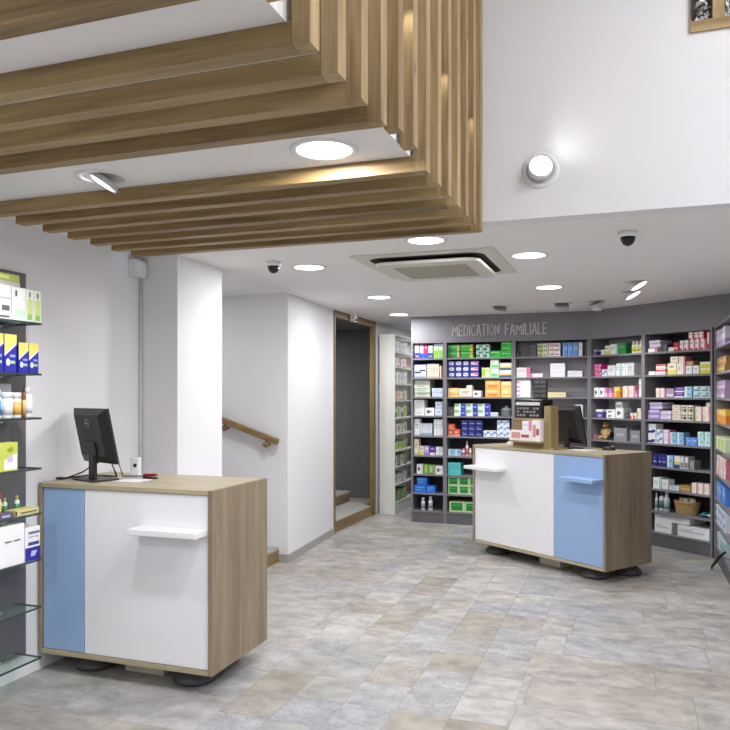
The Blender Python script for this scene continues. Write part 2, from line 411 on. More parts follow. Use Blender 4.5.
# ------------------------------------------------------------------ lamps
def area(name, loc, r, power, rot=(0, 0, 0), spread=PI, col=(0.99, 0.99, 1.0), sy=None):
    l = bpy.data.lights.new(name, 'AREA'); l.shape = 'DISK' if sy is None else 'RECTANGLE'; l.size = r
    if sy: l.size_y = sy
    l.energy = power; l.color = col; l.spread = spread
    o = bpy.data.objects.new(name, l); COL.objects.link(o); o.location = loc; o.rotation_euler = rot
    return o
def spot(name, loc, target, power, size=60, blend=0.6, r=0.03, col=(0.99, 0.99, 1.0)):
    l = bpy.data.lights.new(name, 'SPOT'); l.energy = power; l.spot_size = R(size); l.spot_blend = blend; l.shadow_soft_size = r; l.color = col
    o = bpy.data.objects.new(name, l); COL.objects.link(o); o.location = loc
    o.rotation_euler = (Vector(target) - Vector(loc)).to_track_quat('-Z', 'Y').to_euler()
    return o
PW = 12.5
def downlight(loc, label, z=ZC, rad=0.103, power=PW):
    t = empty('downlight', label, 'ceiling light', (loc[0], loc[1], z), 0, 'round recessed downlights')
    MB().lathe([(rad + 0.024, 0.0), (rad + 0.024, -0.004), (rad + 0.012, -0.008), (rad, -0.006), (rad - 0.002, -0.001), (rad, 0.0)], n=40).build('trim_ring', WPLAS, t)
    MB().lathe([(rad - 0.002, -0.0012), (rad - 0.002, -0.003), (0.001, -0.0045)], n=40).build('diffuser', LAMP, t)
    area('downlight_lamp', (loc[0], loc[1], z - 0.012), rad * 1.8, power)
    return t
downlight((-1.062, 2.56), 'large round downlight glowing in the white gap between the oak slats', ZC + 0.005, power=13)
for x, y, lb in [(-1.117, 4.241, 'round downlight just behind the last oak slat, in front of the air conditioner'),
                 (-0.608, 4.921, 'round downlight to the right of the ceiling air conditioner'),
                 (-2.136, 4.868, 'round downlight to the left of the air conditioner beside a dome camera'),
                 (-2.184, 6.589, 'round downlight behind the air conditioner toward the doorway'),
                 (-0.631, 6.448, 'round downlight nearest the far counter, in front of the small spotlights'),
                 (-2.45, 8.10, 'farthest small round downlight near the white shelf tower')]:
    downlight((x, y), lb)
# unseen fill lamps added in the double height part and under the soffit
for x, y, p in [(1.3, 2.3, 16), (2.3, 2.45, 44), (2.3, 1.1, 46)]:
    area('upper_fill_lamp', (x, y, 4.37), 0.5, p)
for x, y in [(-1.9, -0.9), (-1.9, 0.6)]:
    area('soffit_fill_lamp', (x, y, ZC - 0.01), 0.2, 19)
area('corridor_lamp', (-2.2, 9.8, ZC - 0.02), 0.3, 9)
area('stair_lamp', (-3.9, 5.35, ZC - 0.02), 0.2, 3.5)
area('lobby_fill_lamp', (-3.9, 8.0, 2.34), 0.2, 13)  # unseen lamp added to brighten the interior behind the doorway
# small lamps on the soffit edge washing down the uprights
for k in (5, 8, 11):
    y = 1.707 + PITCH * k - TH - 0.045
    spot('slat_wash_lamp', (-0.735, y + 0.005, 2.92), (-0.735, y + 0.05, 2.3), 2.2, 60, 0.8, 0.008, (1, 0.95, 0.84))

def eyeball(loc, aim, label, z=ZC, rad=0.085, power=6, lit=True, hang=-0.022, cone=85):
    """tiltable round spotlight: ring in the ceiling, lamp disc swung out below"""
    t = empty('ceiling_spotlight', label, 'spotlight', (loc[0], loc[1], z), 0, 'tilting ceiling spotlights')
    MB().lathe([(rad + 0.022, 0.0), (rad + 0.020, -0.006), (rad, -0.008), (rad - 0.006, 0.0)], n=32).build('trim_ring', WPLAS, t)
    MB().lathe([(rad - 0.007, -0.0012), (0.001, -0.0012)], n=32).build('recess', GPLAS, t)
    d = Vector((aim[0] - loc[0], aim[1] - loc[1], aim[2] - z)).normalized()
    q = Vector((0, 0, -1)).rotation_difference(d).to_matrix()
    h = MB().lathe([(rad * 0.80, 0.0), (rad * 0.86, -0.020), (rad * 0.8, -0.024), (rad * 0.78, -0.018)], n=32, M=q)
    h.build('tilting_head', GPLAS, t, loc=(0, 0, hang))
    MB().lathe([(rad * 0.78, -0.0185), (0.001, -0.0185)], n=32, M=q).build('lens', LAMPW if lit else LAMPS, t, loc=(0, 0, hang))
    if power:
        p = Vector((loc[0], loc[1], z - 0.034)) + d * 0.055
        spot('spotlight_lamp', p, aim, power, cone, 0.8, 0.05)
    return t
eyeball((-2.065, 2.577), (-2.80, 2.17, 1.0), 'tilted spotlight in the white gap above the left counter', ZC + 0.005, 0.088, 42, hang=-0.006, cone=130)
eyeball((-1.24, 7.674), (-1.6, 8.45, 0.9), 'small ceiling spotlight above the wall lettering', power=32)
eyeball((-0.621, 7.625), (-0.8, 8.45, 0.9), 'left small ceiling spotlight of the pair near the fascia corner', power=29)
eyeball((-0.30, 7.551), (0.2, 8.05, 1.0), 'right small ceiling spotlight of the pair near the fascia corner', power=26)
eyeball((0.028, 6.94), (0.62, 6.80, 1.35), 'tilted lit spotlight facing the angled shelves, farther of two', power=29)
eyeball((0.071, 6.342), (0.66, 6.2, 1.35), 'tilted lit spotlight facing the angled shelves, nearer of two', power=24)

t = empty('wall_lamp', 'round tilted spotlight recessed in the white bulkhead wall', 'wall lamp', (-0.424, YB, 2.643))
q = Matrix.Rotation(R(90), 3, 'X')
MB().lathe([(0.094, 0.0), (0.092, 0.006), (0.072, 0.008), (0.068, 0.0)], n=40, M=q).build('trim_ring', WPLAS, t)
MB().lathe([(0.068, 0.0012), (0.001, 0.0012)], n=40, M=q).build('recess', GPLAS, t)
d = Vector((0.22, -1.0, 0.24)).normalized(); q2 = Vector((0, 0, 1)).rotation_difference(d).to_matrix()
MB().lathe([(0.058, -0.02), (0.062, 0.022), (0.056, 0.026)], n=40, M=q2).build('tilting_head', WPLAS, t, loc=(0, -0.016, 0.004))
MB().lathe([(0.056, 0.0255), (0.04, 0.030), (0.001, 0.033)], n=40, M=q2).build('lens', LAMPW, t, loc=(0, -0.016, 0.004))
spot('wall_lamp_beam', (-0.385, YB - 0.11, 2.68), (0.05, YB + 0.03, 3.0), 0.85, 120, 1.0, 0.05)

def dome_camera(loc, label):
    t = empty('dome_camera', label, 'security camera', (loc[0], loc[1], ZC), 0, 'dome cameras')
    MB().lathe([(0.052, 0.0), (0.052, -0.022), (0.046, -0.030), (0.040, -0.030)], n=32).build('housing', WPLAS, t)
    MB().lathe([(0.040, -0.030), (0.038, -0.050), (0.027, -0.068), (0.012, -0.077), (0.001, -0.079)], n=32).build('dome', BLACKG, t)
dome_camera((-2.282, 4.60), 'white dome security camera with black lens left of the downlights')
dome_camera((-0.003, 4.40), 'white dome security camera with black lens under the bulkhead at right')
t = empty('smoke_detector', 'small white smoke detector on the ceiling at the fascia corner', 'smoke detector', (-0.31, 8.14, ZC))
MB().lathe([(0.058, 0.0), (0.058, -0.018), (0.044, -0.034), (0.001, -0.038)], n=28).build('cover', WPLAS, t)
MB().lathe([(0.064, 0.0), (0.064, -0.006), (0.058, -0.006)], n=28).build('base_ring', WPLAS, t)

# ceiling cassette air conditioner
t = empty('air_conditioner', 'square ceiling cassette air conditioner with a dark air slot', 'air conditioner', (-1.25, 5.07, ZC))
MB().box(-0.47, 0.47, -0.50, 0.50, -0.010, 0.0).build('outer_panel', ACP, t, bevel=0.004)
def rrect(hx, hy, r, n=8):
    out = []
    for cx, cy, a0 in ((hx - r, hy - r, 0), (-hx + r, hy - r, 90), (-hx + r, -hy + r, 180), (hx - r, -hy + r, 270)):
        out += [(cx + r * math.cos(R(a0 + 90 * i / n)), cy + r * math.sin(R(a0 + 90 * i / n))) for i in range(n + 1)]
    return out
MB().prism(rrect(0.385, 0.415, 0.10), -0.0112, -0.010).build('air_slot', GAP, t)
MB().prism(rrect(0.355, 0.380, 0.09), -0.052, -0.030).build('drop_panel', ACP, t, bevel=0.006)
MB().prism(rrect(0.25, 0.27, 0.05), -0.031, -0.0112).build('panel_hanger', GAP, t)
b = MB()
for i in range(16):
    y = -0.24 + i * 0.032
    b.box(-0.25, 0.25, y - 0.010, y + 0.010, -0.0545, -0.052)
b.build('intake_grille', ACD, t)
# sensor on the door lintel
t = empty('door_sensor', 'small white sensor on the ceiling in front of the dark doorway', 'sensor', (-2.93, 7.93, ZC))
MB().box(-0.03, 0.03, -0.045, 0.045, -0.085, 0).build('body', WPLAS, t, bevel=0.006)
MB().box(0.0301, 0.034, -0.03, 0.03, -0.078, -0.05).build('lens', BLACKG, t)
# junction box and conduit
t = empty('junction_box', 'white junction box high on the left wall under the slats', 'junction box', (XL, 4.085, 2.255))
MB().box(0.0, 0.055, -0.06, 0.06, 0.0, 0.11).build('box_body', WPLAS, t, bevel=0.005)
MB().box(0.0552, 0.060, -0.054, 0.054, 0.006, 0.104).build('cover', WPLAS, t, bevel=0.002)
for y, z in ((-0.045, 0.016), (0.045, 0.016), (-0.045, 0.094), (0.045, 0.094)):
    MB().lathe([(0.005, 0.0), (0.005, 0.003), (0.001, 0.003)], c=(0.060, y, z), n=10, M=Matrix.Rotation(R(90), 3, 'Y')).build('screw', GPLAS, t)
MB().tube([(0.012, 0.052, 0.0), (0.012, 0.052, -2.15)], 0.006).build('conduit', WPLAS, t)

# ------------------------------------------------------------------ doorway, steps, handrail
t = tag(bpy.data.objects.new('door_1', None), 'tall oak door frame around the dark doorway', kind='structure'); COL.objects.link(t)
ux = Vector((-0.01, 1.41)).normalized()
def doorpt(a, o): return (-2.975 + ux.x * a + ux.y * o, 7.43 + ux.y * a - ux.x * o)
def jamb(a0, a1, z0, z1, name, m, o0=-0.04, o1=0.012):
    MB().prism([doorpt(a0, o0), doorpt(a1, o0), doorpt(a1, o1), doorpt(a0, o1)], z0, z1).build(name, m, t, bevel=0.002)
jamb(0.0, 0.035, 0, ZC - 0.001, 'jamb', OAKD)
jamb(1.33, 1.41, 0, ZC - 0.001, 'jamb', OAKD)
jamb(0.0352, 1.3298, 2.325, ZC - 0.001, 'lintel', OAKDX)
t = empty('lobby_steps', 'two low oak fronted steps rising inside the dark doorway', 'steps', (-2.99, 7.5, 0))
LSH = [(-1.4, 0), (-0.02, 0), (-0.02, 1.33), (-0.13, 1.33), (-0.13, 1.89), (-1.4, 1.89)]
s1 = MB().prism(LSH, 0, 0.085).build('step', SKIRT, t)
MB().prism([(-0.0198, 0.0), (0.0, 0.0), (-0.004, 1.24), (-0.0198, 1.24)], 0.001, 0.112).build('riser', OAKDX, s1)
MB().prism(LSH, 0.0852, 0.113).build('tread', SKIRT, s1)
s2 = MB().box(-1.4, -0.44, 0, 1.58, 0.1132, 0.20).build('step', SKIRT, t)
MB().box(-0.4398, -0.42, 0.0, 1.58, 0.114, 0.222).build('riser', OAKDX, s2)
MB().box(-1.4, -0.42, 0.0, 1.60, 0.2222, 0.244).build('tread', SKIRT, s2)
t = empty('staircase', 'oak fronted staircase climbing left behind the white pier', 'stairs', (-2.945, 4.715, 0))
for i in range(4):
    x1 = -0.42 * i
    sx = MB().box(-1.9, x1 - 0.02, 0, 1.33, 0.13 * i + (0.0002 if i else 0), 0.13 * (i + 1) - 0.022).build('step', SKIRT, t)
    MB().box(x1 - 0.0198, x1, 0, 1.33, 0.13 * i + 0.0004, 0.13 * (i + 1) - 0.022).build('riser', OAKDX, sx)
    MB().box(-1.9 if i == 3 else x1 - 0.44, x1, 0, 1.33, 0.13 * (i + 1) - 0.0218, 0.13 * (i + 1)).build('tread', SKIRT, sx)
RAILW = wood('dark_oak_rail', (96, 74, 44), (128, 102, 64), (148, 122, 82), 'x', 1.0)
t = empty('handrail', 'sloping oak handrail fixed to the white stair wall', 'handrail', (-2.92, 5.975, 1.075))
sl = 0.335
M0 = Matrix.Rotation(math.atan(sl), 4, 'Y')
MB().box(-1.45, 0, -0.024, 0.024, -0.026, 0.026, M=M0).build('rail', RAILW, t, bevel=0.005)
for x in (-0.115, -0.535, -1.05):
    z = -x * sl
    br = MB().tube([(x, 0, z - 0.03), (x, 0.0, z - 0.062), (x, 0.072, z - 0.062)], 0.010).build('bracket', BLACK, t)
    MB().lathe([(0.001, -0.028), (0.024, -0.02), (0.030, 0.0), (0.024, 0.02), (0.001, 0.028)], c=(x, -0.004, z - 0.062), n=20).build('bracket_knob', OAKD, br)

# ------------------------------------------------------------------ counters
def counter(name, label, L, D, loc, rz, panels, ledges, duct, feet):
    """local x runs to the right along the front, origin at the front left corner, front faces -y"""
    t = empty(name, label, 'counter', loc, rz)
    zb, zt, th = 0.10, 1.02, 0.024
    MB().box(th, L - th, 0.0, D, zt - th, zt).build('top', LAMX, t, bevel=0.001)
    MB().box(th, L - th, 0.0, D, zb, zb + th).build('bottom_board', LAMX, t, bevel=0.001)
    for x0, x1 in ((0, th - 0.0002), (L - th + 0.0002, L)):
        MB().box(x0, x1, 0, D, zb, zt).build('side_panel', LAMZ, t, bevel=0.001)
    MB().box(th, L - th, D - 0.03, D - 0.012, zb + th, zt - th).build('rear_board', WHITEP, t)
    for i, (x0, x1, m, nm) in enumerate(panels):
        p = MB().box(x0 + 0.002, x1 - 0.002, 0.008, 0.026, zb + th + 0.003, zt - th - 0.003).build('front_panel', m, t, bevel=0.0015)
        p['label'] = nm
        for (pi, a0, a1, z, ld) in ledges:
            if pi == i:
                lg = MB().box(a0, a1, -ld, 0.0076, z - 0.030, z).build('ledge', m, p, bevel=0.003)
    MB().box(duct[0], duct[1], 0.165, 0.34, 0.0, zb - 0.0005).build('cable_duct', BEIGE, t)
    for x, y in feet:
        f = MB().lathe([(0.085, 0.0), (0.108, 0.006), (0.112, 0.022), (0.106, 0.036), (0.07, 0.072), (0.06, zb - 0.0005)], c=(x, y, 0), n=32)
        f.build('foot', FOOT, t)
    return t
LX = 1.075
counter('sales_counter', 'near oak counter with sky blue and white front panels at left', LX, 0.60, (-3.018, 3.237, 0), 0,
        [(0.026, 0.298, BLUEP, 'sky blue front panel'), (0.298, LX - 0.026, WHITEP, 'white front panel')],
        [(1, 0.655, LX - 0.026, 0.827, 0.115)], (0.44, 0.68), [(0.87, 0.17), (0.24, 0.17), (0.84, 0.47), (0.24, 0.47)])
A2R = R(144.2); RL = 1.516
O2 = Vector((-0.17 + RL * math.cos(A2R), 6.166 + RL * math.sin(A2R), 0))
C2 = counter('sales_counter', 'far angled oak counter with white and sky blue front panels', RL, 0.60, O2, A2R - PI,
        [(0.026, 0.985, WHITEP, 'white front panel'), (0.985, RL - 0.026, BLUEP, 'sky blue front panel')],
        [(0, 0.015, 0.43, 0.83, 0.13), (1, 1.145, RL - 0.027, 0.826, 0.13)], (0.69, 0.92), [(0.16, 0.17), (1.30, 0.15), (0.14, 0.46), (1.38, 0.47)])
M2 = Matrix.Translation(O2) @ Matrix.Rotation(A2R - PI, 4, 'Z')
def on2(x, y, z=1.02): return M2 @ Vector((x, y, z))
RZ2 = A2R - PI

def monitor(label, loc, rz, tilt=10, w=0.42, h=0.30, mark=True, zp=0.092):
    """local: back faces -y, screen faces +y; origin at the foot of the stand"""
    t = empty('computer_monitor', label, 'monitor', loc, rz)
    MB().prism(rrect(0.115, 0.085, 0.02), 0.0, 0.010).build('stand_base', BLACK, t, bevel=0.003)
    MB().box(-0.028, 0.028, -0.03, -0.006, 0.0102, 0.17).build('stand_neck', BLACK, t, bevel=0.004)
    M = Matrix.Translation((0, 0.012, zp)) @ Matrix.Rotation(R(tilt), 4, 'X')
    b = MB(); M3 = M
    def P(x, y, z): return M3 @ Vector((x, y, z))
    b.box(-w / 2, w / 2, 0.012, 0.030, 0, h, M=M)
    # sloped back shell
    x1, x0 = w / 2 - 0.004, w / 2 - 0.05
    vs = [P(-x1, 0.0119, 0.004), P(x1, 0.0119, 0.004), P(x1, 0.0119, h - 0.004), P(-x1, 0.0119, h - 0.004), P(-x0, -0.018, 0.05), P(x0, -0.018, 0.05), P(x0, -0.018, h - 0.03), P(-x0, -0.018, h - 0.03)]
    b.add(vs, [(0, 1, 5, 4), (1, 2, 6, 5), (2, 3, 7, 6), (3, 0, 4, 7), (4, 5, 6, 7)])
    sh = b.build('screen_housing', BLACK, t, bevel=0.003)
    MB().box(-w / 2 + 0.014, w / 2 - 0.014, 0.0302, 0.0312, 0.016, h - 0.014, M=M).build('screen', SCREEN, sh)
    MB().box(-0.05, 0.05, -0.028, -0.0182, 0.055, 0.13, M=M).build('stand_mount', BLACK, sh, bevel=0.003)
    if mark:
        b = MB(); q = (M @ Matrix.Translation((0, -0.0184, h * 0.76)) @ Matrix.Rotation(R(90), 4, 'X'))
        n = 36
        ring = [[q @ Vector((r * math.cos(2 * PI * i / n), r * math.sin(2 * PI * i / n), 0.0006)) for i in range(n)] for r in (0.0200, 0.0225)]
        vs = ring[0] + ring[1]
        b.add(vs, [(i, (i + 1) % n, (i + 1) % n + n, i + n) for i in range(n)])
        def bar(x0, y0, x1, y1, th=0.0022):
            a, c = Vector((x0, y0)), Vector((x1, y1)); dd = (c - a).normalized(); pn = Vector((-dd.y, dd.x)) * th / 2
            b.add([q @ Vector((*(p), 0.0006)) for p in (a - pn, c - pn, c + pn, a + pn)], [(0, 1, 2, 3)])
        for x in (-0.0135,):
            bar(x, -0.005, x, 0.005); bar(x, 0.0046, x + 0.004, 0.003); bar(x, -0.0046, x + 0.004, -0.003); bar(x + 0.0045, -0.0035, x + 0.0045, 0.0035)
        s_ = math.sin
        bar(-0.0062, -0.0040, -0.0012, 0.0055); 
        for k in (-1, 0, 1): bar(-0.0040 + k * 0.002, -0.001 + k * 0.0036, 0.0006 + k * 0.002, -0.003 + k * 0.0036, 0.0016)
        for x in (0.0032, 0.0092): bar(x, -0.005, x, 0.005); bar(x, -0.0046, x + 0.0045, -0.0046)
        b.build('round_emblem', CHROME, sh)
    return t
mL = monitor('black computer monitor seen from behind on the near counter', (-2.805, 3.44, 1.0202), R(-22), 12, 0.36, 0.31)
mR = monitor('black computer monitor seen from behind on the far counter', on2(0.85, 0.36, 1.0202), RZ2 + R(-14), 12, 0.42, 0.335, mark=False, zp=0.045)

t = empty('cable', 'tangle of black cables behind the monitor foot on the near counter', 'cable', (-2.79, 3.44, 1.0205))
MB().tube([(0.02, 0.02, 0.13), (0.09, 0.0, 0.10), (0.10, 0.02, 0.04), (0.05, 0.10, 0.012), (-0.06, 0.12, 0.010), (-0.14, 0.08, 0.012), (-0.19, 0.02, 0.007), (-0.205, -0.04, 0.006)], 0.005).build('cord', BLACK, t)
MB().tube([(-0.01, 0.03, 0.10), (-0.08, 0.05, 0.075), (-0.14, 0.04, 0.035), (-0.20, -0.02, 0.006)], 0.004).build('cord', BLACK, t)
MB().tube([(0.03, 0.05, 0.11), (0.10, 0.05, 0.09), (0.115, 0.06, 0.03), (0.07, 0.12, 0.012), (0.20, 0.16, 0.012)], 0.004).build('cord', print_mat((40, 62, 110)), t)
MB().box(-0.235, -0.195, -0.065, -0.035, 0.0, 0.014).build('plug', BLACK, t, bevel=0.003)
t = empty('card_terminal', 'small white device with a dark eye beside the near monitor', 'device', (-2.665, 3.61, 1.0202), R(10))
MB().prism(rrect(0.034, 0.030, 0.012), 0.0, 0.012).build('base', WPLAS, t)
MB().prism(rrect(0.028, 0.018, 0.010), 0.0122, 0.115).build('body', WPLAS, t, bevel=0.004)
MB().lathe([(0.010, 0.0), (0.010, 0.004), (0.001, 0.005)], c=(0.004, -0.0181, 0.072), n=20, M=Matrix.Rotation(R(90), 3, 'X')).build('eye', BLACKG, t)
t = empty('stapler', 'small dark red stapler on the near counter', 'stapler', (-2.56, 3.60, 1.0202), R(-8))
MB().prism(rrect(0.05, 0.013, 0.006), 0.0, 0.008).build('base', BLACK, t)
MB().box(-0.048, 0.046, -0.011, 0.011, 0.011, 0.028, M=Matrix.Rotation(R(-4), 4, 'Y')).build('arm', print_mat((150, 40, 36)), t, bevel=0.004)
pp = MB(); pp.prism([(-0.11, -0.05), (0.06, -0.06), (0.07, 0.05), (-0.09, 0.06)], 0, 0.002); pp.prism([(-0.08, -0.04), (0.09, -0.02), (0.07, 0.07), (-0.08, 0.05)], 0.0022, 0.004)
tag(pp.build('paper_sheets', print_mat((238, 238, 240)), loc=(-2.57, 3.47, 1.0202), rz=R(6)), 'loose white paper sheets on the near counter top', 'paper')

# ------- things on the far counter
t = empty('display_stand', 'olive oak display stand with a tall back post on the far counter', 'display stand', on2(0.715, 0.09, 1.0202), RZ2 + R(2))
MB().box(-0.23, 0.235, -0.055, 0.12, 0.0, 0.016).build('base', DISPW, t, bevel=0.002)
MB().box(-0.23, 0.1298, -0.045, -0.027, 0.0162, 0.2498).build('front_board', wood('brown_oak_board', (104, 84, 58), (128, 106, 76), (146, 124, 92), 'x', 1.0), t, bevel=0.002)
MB().box(0.13, 0.205, -0.05, 0.05, 0.0162, 0.375).build('post', DISPW, t, bevel=0.002)
MB().box(-0.23, 0.1298, -0.045, 0.11, 0.25, 0.265).build("shelf_board", DISPW, t, bevel=0.002)
MB().box(-0.23, 0.1298, -0.105, -0.0452, 0.055, 0.07).build("holder_ledge", DISPW, t, bevel=0.002)
DS = t
def on_ds(x, y, z): return M2 @ Matrix.Translation((0.49, 0.20, 1.0202)) @ Matrix.Rotation(R(2), 4, 'Z') @ Vector((x, y, z))

# ------------------------------------------------------------------ packaging
W_ = (238, 238, 240)
def rows(n, c0, c1, y0=0.08, y1=0.92, x0=0.08, x1=0.92):
    return []
